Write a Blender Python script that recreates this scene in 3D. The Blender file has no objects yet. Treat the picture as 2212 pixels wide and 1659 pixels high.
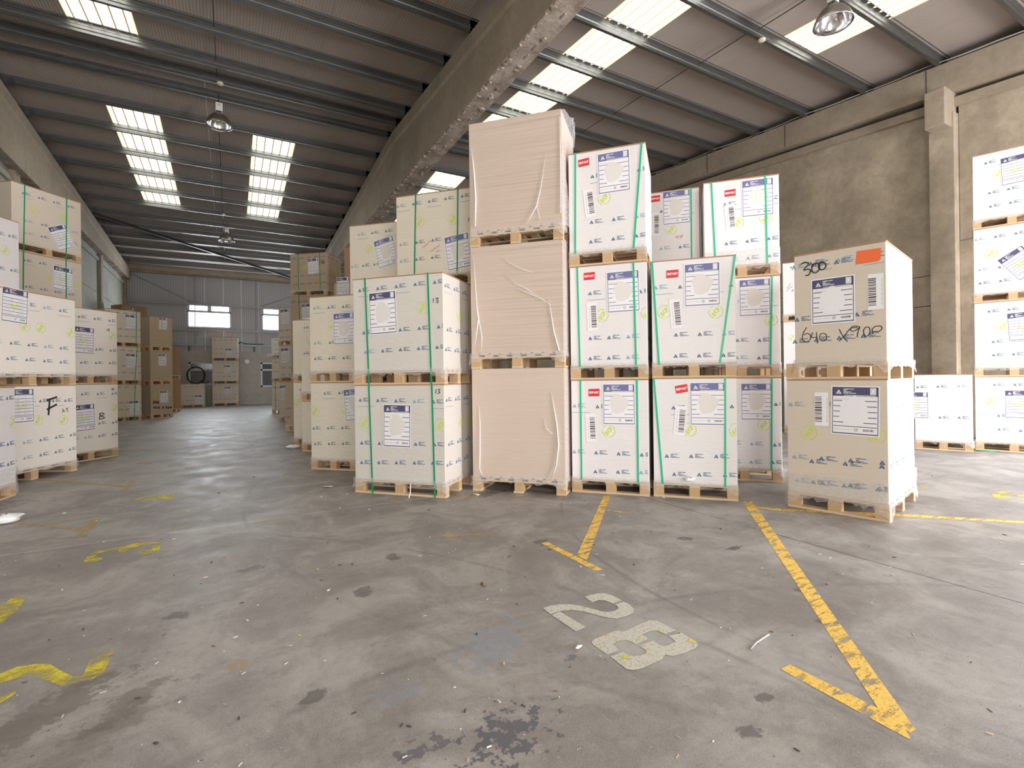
import bpy, bmesh, math, random
from mathutils import Vector, Matrix
random.seed(7)
SC = bpy.context.scene
COL = SC.collection
R = math.radians
PI = math.pi

# ------------------------------------------------------------------ camera
F_PX, YAW, ROLL, V0 = 1075.88, .5134, .0126, 816.65
cam = bpy.data.cameras.new('camera'); cam_o = bpy.data.objects.new('camera', cam); COL.objects.link(cam_o)
cam.sensor_width = 36.0; cam.sensor_fit = 'HORIZONTAL'; cam.lens = 36.0 * F_PX / 2212
cam.shift_y = -(829.5 - V0) / 2212
cam.clip_start = .05; cam.clip_end = 200
fwd = Vector((math.sin(YAW), math.cos(YAW), 0)); rgt = Vector((math.cos(YAW), -math.sin(YAW), 0)); up = Vector((0, 0, 1))
rr = rgt * math.cos(ROLL) - up * math.sin(ROLL)
uu = up * math.cos(ROLL) + rgt * math.sin(ROLL)
cam_o.matrix_world = Matrix(((rr.x, uu.x, -fwd.x, 0), (rr.y, uu.y, -fwd.y, 0), (rr.z, uu.z, -fwd.z, 1.4), (0, 0, 0, 1)))
SC.camera = cam_o

# ------------------------------------------------------------------ world, daylight, exposure
SC.view_settings.view_transform = 'Standard'
SC.view_settings.look = 'None'
SC.view_settings.gamma = 1.0
SC.view_settings.use_curve_mapping = False
SC.view_settings.exposure = -0.04
w = bpy.data.worlds.new('world'); SC.world = w; w.use_nodes = True
bg = w.node_tree.nodes['Background']; bg.inputs[0].default_value = (.80, .88, 1.0, 1); bg.inputs[1].default_value = 1.2

def area(name, loc, rot, sx, sy, watts, col):
    l = bpy.data.lights.new(name, 'AREA'); l.shape = 'RECTANGLE'; l.size = sx; l.size_y = sy; l.energy = watts; l.color = col
    o = bpy.data.objects.new(name, l); COL.objects.link(o); o.location = loc; o.rotation_euler = rot
    return o
# daylight through the right-hand dock door behind the camera, then an added fill
area('dock_and_fill_light', (10.2, -6.4, 2.3), (R(90), 0, 0), 2.8, 4.2, 1900, (1.0, .98, .99))
area('dock_and_fill_light', (-1.2, -6.4, 2.6), (R(90), 0, 0), 5.6, 4.6, 740, (1.0, .965, .92))  # unseen left opening added as soft fill on the stack fronts
# daylight through the open door in the right-hand wall, beside the camera
area('side_door_daylight', (13.6, -.6, 2.2), (0, R(68), 0), 4.0, 5.4, 1250, (.93, .96, 1.0))
# daylight from the high windows in the far wall
area('window_daylight', (-1.06, 33.9, 5.25), (R(-90), 0, 0), 2.1, 1.3, 230, (.86, .93, 1.0))
area('window_daylight', (2.78, 33.9, 5.25), (R(-90), 0, 0), 2.1, 1.3, 230, (.86, .93, 1.0))
SKY_E = 4.6

# ------------------------------------------------------------------ materials
def nt(m): m.use_nodes = True; return m.node_tree
class NT:
    def __init__(s, name):
        s.m = bpy.data.materials.new(name); s.t = nt(s.m); s.n = s.t.nodes; s.l = s.t.links
        s.b = s.n['Principled BSDF']; s.out = s.n['Material Output']
    def node(s, ty, **kw):
        n = s.n.new(ty)
        for k, v in kw.items():
            if k in n.inputs.keys(): n.inputs[k].default_value = v
            else: setattr(n, k, v)
        return n
    def link(s, a, b): s.l.new(a, b)
    def coord(s, kind='Object', scale=(1, 1, 1), rot=(0, 0, 0)):
        c = s.node('ShaderNodeTexCoord'); mp = s.node('ShaderNodeMapping')
        mp.inputs['Scale'].default_value = scale; mp.inputs['Rotation'].default_value = rot
        s.link(c.outputs[kind], mp.inputs[0]); return mp.outputs[0]
    def world(s, scale=(1, 1, 1), rot=(0, 0, 0)):
        c = s.node('ShaderNodeNewGeometry'); mp = s.node('ShaderNodeMapping')
        mp.inputs['Scale'].default_value = scale; mp.inputs['Rotation'].default_value = rot
        s.link(c.outputs['Position'], mp.inputs[0]); return mp.outputs[0]
    def noise(s, vec, scale, detail=4, rough=.6, dist=0):
        n = s.node('ShaderNodeTexNoise'); n.inputs['Scale'].default_value = scale; n.inputs['Detail'].default_value = detail
        n.inputs['Roughness'].default_value = rough; n.inputs['Distortion'].default_value = dist
        s.link(vec, n.inputs['Vector']); return n.outputs['Fac']
    def ramp(s, fac, stops):
        r = s.node('ShaderNodeValToRGB'); e = r.color_ramp.elements
        while len(e) < len(stops): e.new(.5)
        for i, (p, c) in enumerate(stops): e[i].position = p; e[i].color = (c[0], c[1], c[2], 1) if hasattr(c, '__len__') else (c, c, c, 1)
        s.link(fac, r.inputs[0]); return r.outputs[0]
    def mix(s, fac, a, b, mode='MIX'):
        m = s.node('ShaderNodeMix'); m.data_type = 'RGBA'; m.blend_type = mode
        for sock, v in ((m.inputs[0], fac), (m.inputs[6], a), (m.inputs[7], b)):
            if hasattr(v, 'is_linked'): s.link(v, sock)
            elif hasattr(v, '__len__'): sock.default_value = (v[0], v[1], v[2], 1)
            else: sock.default_value = v
        return m.outputs[2]
    def math(s, op, a, b=None, c=None):
        m = s.node('ShaderNodeMath'); m.operation = op
        for i, v in enumerate((a, b, c)):
            if v is None: continue
            if hasattr(v, 'is_linked'): s.link(v, m.inputs[i])
            else: m.inputs[i].default_value = v
        return m.outputs[0]
    def bump(s, h, strength=.3, dist=.01):
        b = s.node('ShaderNodeBump'); b.inputs['Strength'].default_value = strength; b.inputs['Distance'].default_value = dist
        s.link(h, b.inputs['Height']); s.link(b.outputs[0], s.b.inputs['Normal'])
    def set(s, col=None, rough=None, metal=None, **kw):
        for k, v in (('Base Color', col), ('Roughness', rough), ('Metallic', metal)):
            if v is None: continue
            if hasattr(v, 'is_linked'): s.link(v, s.b.inputs[k])
            elif hasattr(v, '__len__'): s.b.inputs[k].default_value = (v[0], v[1], v[2], 1)
            else: s.b.inputs[k].default_value = v
        for k, v in kw.items(): s.b.inputs[k.replace('_', ' ')].default_value = v
        return s.m

def flat(name, col, rough=.7, metal=0, **kw):
    return NT(name).set(col, rough, metal, **kw)

def mat_paper(name, c1, c2, coat=.25, wr=.25):
    """printed wrapping paper under stretch film: faint sheet lines, film wrinkles"""
    t = NT(name); v = t.coord('Object')
    big = t.noise(v, 1.6, 3); col = t.mix(big, c1, c2)
    sheets = t.noise(t.coord('Object', (.6, .6, 60)), 3, 3, .7)
    col = t.mix(t.math('MULTIPLY', t.ramp(sheets, [(.5, 0), (.72, 1)]), .10), col, (c1[0]*.6, c1[1]*.6, c1[2]*.58))
    wrk = t.noise(t.coord('Object', (1.6, 1.6, 7), (0, .35, 0)), 2.2, 5, .6, 1.2)
    t.bump(t.math('ADD', t.math('MULTIPLY', wrk, .9), t.math('MULTIPLY', sheets, .12)), wr, .03)
    return t.set(col, .55, 0, Coat_Weight=coat, Coat_Roughness=.22)

def mat_board(name='board_edges', k=1.0):
    """edges of a stack of grey-brown board sheets"""
    t = NT(name); v = t.coord('Object', (.35, .35, 1))
    n1 = t.noise(t.coord('Object', (.25, .25, 22)), 4, 4, .7, .3); n2 = t.noise(t.coord('Object', (.12, .12, 75)), 3, 2, .8)
    n3 = t.noise(t.coord('Object'), 1.3, 3)
    c = t.mix(t.math('ADD', .5*(1-k)+.15, t.math('MULTIPLY', t.ramp(n1, [(.3, 0), (.75, 1)]), k*.6)), (.60, .475, .385), (.74, .62, .52))
    c = t.mix(t.math('MULTIPLY', t.ramp(n2, [(.50, 0), (.62, 1)]), .6*k), c, (.38, .29, .23))
    c = t.mix(t.math('MULTIPLY', n3, .3), c, (.62, .50, .46))
    t.bump(t.math('ADD', n1, n2), .35, .012)
    return t.set(c, .6, 0, Coat_Weight=.15, Coat_Roughness=.3)

def mat_wood(name, c1, c2, s=1):
    t = NT(name)
    n = t.noise(t.coord('Object', (2, 14, 14)), 5*s, 5, .65, .5); n2 = t.noise(t.coord('Object'), 60, 3, .7)
    rnd = t.node('ShaderNodeObjectInfo').outputs['Random']
    c = t.mix(n, c1, c2); c = t.mix(t.math('MULTIPLY', t.ramp(n2, [(.5, 0), (.7, 1)]), .35), c, (c1[0]*.45, c1[1]*.42, c1[2]*.4))
    c = t.mix(t.math('MULTIPLY', rnd, .25), c, (c1[0]*.7, c1[1]*.62, c1[2]*.55))
    t.bump(n2, .3, .003)
    return t.set(c, .75)

def mat_concrete(name, c1, c2, sc=1.0, pits=.3, dark=(.12, .10, .08), lines=None, stain=.35, rough=.85):
    t = NT(name); v = t.world()
    n1 = t.noise(v, .7*sc, 6, .62); n2 = t.noise(v, 6*sc, 6, .7); n3 = t.noise(v, 34*sc, 2, .5)
    c = t.mix(t.ramp(n1, [(.32, 0), (.68, 1)]), c1, c2)
    c = t.mix(t.math('MULTIPLY', t.ramp(n2, [(.42, 0), (.75, 1)]), stain), c, (c1[0]*.55, c1[1]*.52, c1[2]*.48))
    pit = t.ramp(n3, [(.70, 0), (.76, 1)])
    c = t.mix(t.math('MULTIPLY', pit, pits), c, dark)
    h = t.math('SUBTRACT', t.math('MULTIPLY', n2, .5), t.math('MULTIPLY', pit, .6))
    t.bump(h, .35, .02)
    return t.set(c, rough)

def mat_sheet(name, c1, c2, period, axis, depth=.5, seam=None):
    """ribbed metal liner sheet"""
    t = NT(name); g = t.node('ShaderNodeNewGeometry'); sp = t.node('ShaderNodeSeparateXYZ'); t.link(g.outputs['Position'], sp.inputs[0])
    x = sp.outputs[axis]
    s = t.math('SINE', t.math('MULTIPLY', x, 2*PI/period))
    s2 = t.math('POWER', t.math('ADD', t.math('MULTIPLY', s, .5), .5), 3)
    n = t.noise(t.world((.5, .15, .5)), .8, 5, .6); n2 = t.noise(t.world((3, .2, 1)), 2, 4, .7)
    c = t.mix(n, c1, c2); c = t.mix(t.math('MULTIPLY', n2, .25), c, (c1[0]*.7, c1[1]*.68, c1[2]*.66))
    c = t.mix(t.math('MULTIPLY', s2, .30), c, (c1[0]*.5, c1[1]*.5, c1[2]*.5))
    t.bump(s2, depth, .008)
    return t.set(c, .42, 0)

def mat_galv(name, base, rough=.42):
    t = NT(name); n = t.noise(t.coord('Object', (.5, 3, 3)), 9, 5, .7); n2 = t.noise(t.coord('Object'), 90, 2)
    c = t.mix(n, (base[0]*.75, base[1]*.75, base[2]*.75), (base[0]*1.2, base[1]*1.2, base[2]*1.2))
    c = t.mix(t.math('MULTIPLY', n2, .25), c, (base[0]*.6, base[1]*.6, base[2]*.6))
    return t.set(c, t.ramp(n, [(.3, rough-.05), (.7, rough+.15)]), .88)

def mat_emit(name, col, strength, stripes=None):
    m = bpy.data.materials.new(name); t = nt(m); t.nodes.clear()
    e = t.nodes.new('ShaderNodeEmission'); o = t.nodes.new('ShaderNodeOutputMaterial'); e.inputs[0].default_value = (*col, 1); e.inputs[1].default_value = strength
    t.links.new(e.outputs[0], o.inputs[0]); return m

def mat_skylight(name='skylight_sheet', dirt=.17):
    """weathered translucent sheet with daylight behind it; dirt lines in the corrugation valleys"""
    t = NT(name); g = t.coord('Object'); sp = t.node('ShaderNodeSeparateXYZ'); t.link(g, sp.inputs[0])
    x = sp.outputs['X']
    f = t.math('FRACT', t.math('DIVIDE', t.math('ADD', x, t.math('MULTIPLY', t.noise(t.coord('Object', (1, 1, 1)), 5, 2), .008)), .232))
    d = t.math('ABSOLUTE', t.math('SUBTRACT', f, .5))
    line = t.ramp(d, [(.0, 0), (.045, 0), (.12, 1)])
    n = t.noise(t.coord('Object', (2, .7, 1)), 2.5, 5, .7)
    cl = t.mix(t.ramp(n, [(.35, 0), (.62, 1)]), (1, .95, .80), (1, .99, .95))
    c = t.mix(line, (.52, .40, .20), cl)
    e = t.node('ShaderNodeEmission'); t.link(c, e.inputs[0]); e.inputs[1].default_value = SKY_E
    st = t.ramp(line, [(0, dirt), (1, 1)])
    t.link(t.math('MULTIPLY', st, SKY_E), e.inputs[1])
    t.link(e.outputs[0], t.out.inputs[0]); return t.m

def mat_film(name, alpha, col=(.95, .94, .97)):
    t = NT(name); n = t.noise(t.coord('Object', (2, 2, 9)), 7, 5, .6, 1.5)
    tr = t.node('ShaderNodeBsdfTransparent'); mx = t.node('ShaderNodeMixShader')
    t.bump(n, .8, .02); t.set(col, .22, 0)
    fac = t.math('MULTIPLY', t.ramp(n, [(.35, .4), (.7, 1)]), alpha)
    t.link(fac, mx.inputs[0]); t.link(tr.outputs[0], mx.inputs[1]); t.link(t.b.outputs[0], mx.inputs[2]); t.link(mx.outputs[0], t.out.inputs[0])
    return t.m

def mat_paint(name, c1, c2, thr, soft=.08, sc=5.0, spots=None, op=1.0, stretch=(1, 1, 1), rot=0):
    """floor paint worn through to the concrete"""
    t = NT(name); n = t.noise(t.world(stretch, (0, 0, rot)), sc, 8, .72); n2 = t.noise(t.world(), 2.0, 4); n3 = t.noise(t.world(), 60, 3, .7)
    c = t.mix(n2, c1, c2)
    if spots: c = t.mix(t.ramp(t.noise(t.world(), 16, 5, .7), [(.62, 0), (.66, 1)]), c, spots)
    tr = t.node('ShaderNodeBsdfTransparent'); mx = t.node('ShaderNodeMixShader')
    a = t.ramp(n, [(thr-soft, op), (thr+soft, 0)])
    a = t.math('MULTIPLY', a, t.ramp(n3, [(.30, .55), (.5, 1)]))
    t.set(c, .6)
    t.link(a, mx.inputs[0]); t.link(tr.outputs[0], mx.inputs[1]); t.link(t.b.outputs[0], mx.inputs[2]); t.link(mx.outputs[0], t.out.inputs[0])
    return t.m

def mat_floor():
    t = NT('worn_concrete_floor')
    g = t.node('ShaderNodeNewGeometry'); P = g.outputs['Position']; sp = t.node('ShaderNodeSeparateXYZ'); t.link(P, sp.inputs[0]); X, Y = sp.outputs['X'], sp.outputs['Y']
    n1 = t.noise(t.world(), .45, 7, .6, .3); n2 = t.noise(t.world(), 2.1, 7, .65, .4); n3 = t.noise(t.world(), 28, 4, .7)
    st = t.noise(t.world((.35, 3.2, 1), (0, 0, R(52))), 1.6, 6, .65, .5); st2 = t.noise(t.world((5, .4, 1), (0, 0, R(12))), 2.2, 6, .7)
    c = t.mix(t.ramp(n1, [(.33, 0), (.66, 1)]), (.185, .163, .148), (.335, .308, .288))
    c = t.mix(t.math('MULTIPLY', t.ramp(n2, [(.46, 0), (.68, 1)]), .5), c, (.45, .43, .41))
    c = t.mix(t.math('MULTIPLY', t.ramp(st, [(.5, 0), (.72, 1)]), .45), c, (.12, .105, .10))
    c = t.mix(t.math('MULTIPLY', t.ramp(st2, [(.54, 0), (.74, 1)]), .25), c, (.115, .10, .095))
    c = t.mix(t.math('MULTIPLY', t.ramp(n3, [(.3, 1), (.5, 0)]), .35), c, (.10, .09, .08))
    c = t.mix(t.math('MULTIPLY', t.ramp(t.noise(t.world(), 75, 2, .5), [(.67, 0), (.71, 1)]), .5), c, (.42, .40, .37))
    fine = t.noise(t.world(), 9, 6, .75)
    m1 = t.noise(t.world((1, 1, 1), (0, 0, .4)), 1.25, 8, .66, .8); m2 = t.noise(t.world((1.2, .55, 1), (0, 0, R(40))), 2.6, 8, .7, .5)
    c = t.mix(t.math('MULTIPLY', t.ramp(m1, [(.36, 1), (.52, 0)]), .55), c, (.135, .115, .107))
    c = t.mix(t.math('MULTIPLY', t.ramp(m1, [(.50, 0), (.62, 1)]), .50), c, (.46, .435, .405))
    c = t.mix(t.math('MULTIPLY', t.ramp(m2, [(.55, 0), (.68, 1)]), .40), c, (.44, .42, .395))
    c = t.mix(t.math('MULTIPLY', t.ramp(m2, [(.32, 1), (.44, 0)]), .35), c, (.125, .108, .10))
    grain = t.noise(t.world(), 150, 2, .6); c = t.mix(.22, c, t.ramp(grain, [(.3, (.10, .09, .08)), (.7, (.50, .47, .44))]))
    c = t.mix(t.math('MULTIPLY', t.ramp(fine, [(.52, 0), (.70, 1)]), .30), c, (.14, .125, .115))
    c = t.mix(t.math('MULTIPLY', t.ramp(t.noise(t.world((1, 1, 1), (0, 0, 1)), 5.5, 8, .72), [(.55, 0), (.72, 1)]), .28), c, (.50, .48, .46))
    wob = t.math('MULTIPLY', t.math('SUBTRACT', t.noise(t.world(), 1.2, 4), .5), .10)
    def line(coord, at, wdt, col, s, rng=None):
        nonlocal c
        d = t.math('ABSOLUTE', t.math('SUBTRACT', coord, at))
        m = t.ramp(d, [(wdt*.5, 1), (wdt*1.1, 0)])
        if rng: 
            m = t.math('MULTIPLY', m, t.math('GREATER_THAN', rng[0], rng[1]))
        m = t.math('MULTIPLY', m, t.ramp(fine, [(.3, .4), (.55, 1)]))
        c = t.mix(t.math('MULTIPLY', m, s), c, col)
    xw = t.math('ADD', X, t.math('MULTIPLY', wob, .15)); yw = t.math('ADD', Y, wob)
    line(xw, 4.15, .008, (.02, .02, .02), .95)
    line(xw, 5.55, .006, (.05, .05, .05), .7)
    line(xw, -4.0, .008, (.04, .04, .04), .9)
    line(yw, 5.62, .010, (.50, .48, .45), .75)
    line(yw, 11.4, .010, (.06, .06, .06), .8); line(yw, 17.2, .012, (.06, .06, .06), .8); line(yw, 23.0, .014, (.06, .06, .06), .8)
    # curved tyre tracks
    def ring(cx, cy, r, wdt, s):
        nonlocal c
        dx = t.math('SUBTRACT', X, cx); dy = t.math('SUBTRACT', Y, cy)
        d = t.math('SQRT', t.math('ADD', t.math('MULTIPLY', dx, dx), t.math('MULTIPLY', dy, dy)))
        d = t.math('ABSOLUTE', t.math('SUBTRACT', t.math('ADD', d, t.math('MULTIPLY', wob, .4)), r))
        m = t.ramp(d, [(wdt*.15, 1), (wdt*1.2, 0)])
        m = t.math('MULTIPLY', m, t.ramp(m2, [(.42, .0), (.58, .8)]))
        c = t.mix(t.math('MULTIPLY', m, s), c, (.085, .078, .075))
    ring(6.4, 2.1, 4.05, .02, .55); ring(-3.0, 1.0, 5.2, .03, .45); ring(7.5, 6.0, 7.4, .03, .35); ring(-6.2, 12.0, 6.6, .07, .5); ring(8.5, 14.5, 9.2, .07, .5); ring(-8.0, 20.0, 8.6, .08, .45); ring(-7.5, 19.0, 9.2, .08, .45); ring(1.2, -2.5, 4.9, .03, .4)
    # stains and old paint with a shape of their own
    def blob(cx, cy, rx, ry, ang, col, s, edge=.35, nsc=None, thr=0):
        nonlocal c
        dx = t.math('SUBTRACT', X, cx); dy = t.math('SUBTRACT', Y, cy); ca, sa = math.cos(R(ang)), math.sin(R(ang))
        a = t.math('ADD', t.math('MULTIPLY', dx, ca/rx), t.math('MULTIPLY', dy, sa/rx)); b = t.math('ADD', t.math('MULTIPLY', dx, -sa/ry), t.math('MULTIPLY', dy, ca/ry))
        d = t.math('SQRT', t.math('ADD', t.math('MULTIPLY', a, a), t.math('MULTIPLY', b, b)))
        if nsc: 
            d = t.math('ADD', t.math('MULTIPLY', d, .35), t.noise(t.world((1, 1, 1)), nsc, 6, .62)); m = t.ramp(d, [(thr-.008, 1), (thr+.008, 0)])
        else:
            d = t.math('ADD', d, t.math('ADD', t.math('MULTIPLY', t.math('SUBTRACT', n2, .5), 1.2), t.math('MULTIPLY', t.math('SUBTRACT', fine, .5), 4.5))); m = t.ramp(d, [(1-edge, 1), (1, 0)])
        c = t.mix(t.math('MULTIPLY', m, s), c, col)
    blob(.93, 1.72, .42, .30, 20, (.10, .10, .115), .9, nsc=17, thr=.60)
    blob(.62, 1.83, .30, .16, 0, (.11, .11, .12), .8, nsc=18, thr=.56)
    blob(1.46, 2.03, .10, .08, 0, (.12, .13, .15), .8, nsc=22, thr=.58)
    blob(1.18, 2.33, .26, .16, 30, (.20, .23, .29), .45); blob(.60, 2.20, .10, .1, 0, (.20, .23, .29), .3)
    blob(-.72, 2.82, .36, .14, 48, (.105, .08, .065), .6, .3); blob(-.42, 2.72, .20, .08, 55, (.11, .085, .07), .5, .3); blob(-.52, 2.50, .34, .12, 40, (.115, .09, .075), .4, .35)
    blob(.02, 2.81, .055, .05, 0, (.32, .20, .09), .6, .3); blob(3.39, 3.01, .10, .05, -40, (.05, .05, .055), .8, .25); blob(3.53, 2.64, .07, .04, 0, (.05, .05, .055), .8, .25)
    blob(2.72, 5.45, .22, .12, 20, (.06, .06, .065), .7, .25); blob(3.9, 3.3, .7, .4, 10, (.38, .36, .35), .35, .6); blob(-2.6, 7.6, .8, .35, 60, (.10, .09, .09), .6, .4)
    for bx, by, br in ((.3, 2.35, .04), (1.75, 1.25, .035), (1.5, 1.05, .03), (.75, 3.35, .05), (1.1, 3.9, .05), (2.3, 3.6, .05), (.1, 4.2, .06), (2.9, 1.6, .03), (2.0, 1.35, .03), (3.2, 1.9, .035), (-.3, 3.6, .05)):
        blob(bx, by, br*1.6, br, bx*90, (.07, .065, .06), .65, .3)
    sc = t.ramp(t.noise(t.world((9, .45, 1), (0, 0, R(-62))), 7, 3, .6), [(.70, 0), (.73, 1)])
    c = t.mix(t.math('MULTIPLY', sc, .35), c, (.50, .48, .45))
    h = t.math('ADD', t.math('MULTIPLY', n3, .25), t.math('MULTIPLY', n2, .4)); t.bump(h, .12, .02)
    rg = t.ramp(n2, [(.35, .42), (.7, .62)])
    return t.set(c, rg, 0, Specular_IOR_Level=.5)

M = {}
M['white'] = mat_paper('printed_white_paper', (.79, .76, .76), (.85, .82, .825))
M['warm'] = mat_paper('warm_white_paper', (.83, .775, .70), (.88, .83, .765)); M['stone'] = mat_paper('grey_white_paper', (.66, .62, .565), (.72, .685, .635))
M['cream'] = mat_paper('cream_paper', (.80, .72, .60), (.86, .79, .68), wr=.45)
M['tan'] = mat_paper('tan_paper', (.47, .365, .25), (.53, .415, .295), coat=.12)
M['greige'] = mat_paper('greige_paper', (.66, .575, .48), (.72, .63, .53), coat=.12)
M['kraft'] = flat('kraft_board', (.42, .25, .15), .8)
M['board'] = mat_board(); M['board_smooth'] = mat_board('smooth_board_edges', .25)
M['cover'] = mat_wood('hardboard_cover', (.46, .24, .14), (.55, .31, .19))
M['wood'] = mat_wood('pallet_pine', (.66, .49, .31), (.76, .60, .42))
M['block'] = mat_wood('chipboard_block', (.56, .37, .19), (.66, .47, .28), 2)
M['ink'] = flat('blue_print', (.045, .13, .26), .6); M['ink2'] = flat('pale_blue_print', (.25, .40, .52), .6)
M['navy'] = flat('navy_print', (.085, .08, .165), .6); M['navy2'] = flat('violet_print', (.17, .18, .36), .6)
M['paper'] = flat('label_paper', (.88, .86, .89), .5); M['smear'] = flat('smeared_print', (.55, .53, .52), .6); M['patch'] = flat('faded_label_patch', (.78, .745, .715), .6); M['gstrap2'] = flat('bright_green_strap', (.01, .50, .27), .35)
M['red'] = flat('red_sticker', (.72, .03, .04), .5); M['orange'] = flat('orange_paper', (.92, .17, .05), .6)
M['lime'] = flat('lime_stamp', (.60, .76, .03), .6); M['bar'] = flat('barcode_print', (.07, .055, .055), .6)
M['marker'] = flat('black_marker', (.03, .028, .03), .4); M['redpen'] = flat('red_pen', (.62, .16, .10), .6)
M['gstrap'] = flat('green_strap', (.005, .30, .14), .35); M['ystrap'] = flat('yellow_strap', (.70, .42, .04), .4)
M['film'] = mat_film('stretch_film', .42); M['film_thin'] = mat_film('thin_stretch_film', .22); M['rope'] = flat('gathered_film', (.90, .89, .92), .25)
M['floor'] = mat_floor()
M['conc_beam'] = mat_concrete('rafter_concrete', (.32, .265, .20), (.42, .355, .275), 1.2, .5)
M['spall'] = mat_concrete('spalled_concrete', (.20, .15, .11), (.52, .45, .385), 4.5, .7, (.07, .05, .04), stain=.6)
M['conc_wall'] = mat_concrete('wall_concrete', (.285, .235, .175), (.52, .44, .34), 1.1, .5)
M['conc_wall_l'] = mat_concrete('wall_concrete_left', (.30, .305, .255), (.42, .43, .37), .8, .3)
M['plaster'] = mat_concrete('far_wall_plaster', (.40, .385, .34), (.50, .48, .43), .7, .15)
M['roof'] = mat_sheet('roof_liner', (.395, .335, .295), (.485, .425, .39), .0585, 'X', .5)
M['clad'] = mat_sheet('wall_liner', (.42, .42, .43), (.50, .50, .51), .118, 'X', .6)
M['galv'] = mat_galv('galvanised_steel', (.20, .205, .20), .38); M['dark_steel'] = mat_galv('dark_steel', (.12, .12, .125), .5)
M['girt'] = flat('painted_girt', (.34, .35, .37), .5, .3)
M['sky'] = mat_skylight(); M['sky_clean'] = mat_skylight('clean_skylight_sheet', .45); M['skyedge'] = mat_emit('skylight_edge', (1, .86, .50), 1.3)
M['winlight'] = mat_emit('daylit_window_pane', (.93, .97, 1), 5.0)
M['upvc'] = flat('white_window_frame', (.62, .68, .72), .4); M['frame_grey'] = flat('grey_window_frame', (.56, .54, .53), .45)
M['darkglass'] = flat('dark_glass', (.05, .05, .055), .15); M['blind'] = flat('grey_blind', (.14, .14, .145), .6)
M['lamp_shell'] = flat('lamp_shell', (.30, .27, .24), .38, .8); M['lamp_in'] = flat('lamp_reflector', (.80, .80, .82), .16, 1.0); M['lamp_box'] = flat('lamp_gear_box', (.70, .68, .66), .5)
M['bulb'] = flat('bulb_glass', (.9, .9, .9), .05, 0, Transmission_Weight=.8); M['cream_plastic'] = flat('cream_plastic', (.70, .64, .50), .5)
M['black'] = flat('black_hose', (.012, .012, .013), .45); M['green_hose'] = flat('green_hose', (.01, .12, .09), .5)
M['sign_w'] = flat('sign_white', (.9, .9, .9), .5); M['cable'] = flat('grey_cable', (.45, .45, .45), .5); M['leaf'] = flat('dry_leaf', (.22, .11, .05), .8)
M['yel'] = mat_paint('worn_yellow_paint', (.86, .54, .075), (.80, .52, .12), .555, .05, 5.0, stretch=(1.2, 4, 1), rot=R(-15))
M['yel_lime'] = mat_paint('worn_lime_paint', (.72, .60, .03), (.62, .52, .05), .50, .09, 5.0)
M['yel_old'] = mat_paint('old_yellow_paint', (.60, .40, .10), (.50, .36, .13), .54, .14, 3.2, op=.8)
M['grey_paint'] = mat_paint('grey_white_floor_paint', (.60, .57, .50), (.52, .50, .435), .74, .06, 6.0, spots=None, op=.95)
M['lime_spots'] = mat_paint('lime_overspray', (.72, .66, .02), (.70, .62, .03), .40, .03, 14, op=.9)
M['white_paint'] = mat_paint('old_white_paint', (.62, .62, .60), (.55, .55, .53), .52, .1, 6, op=.7)

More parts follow.
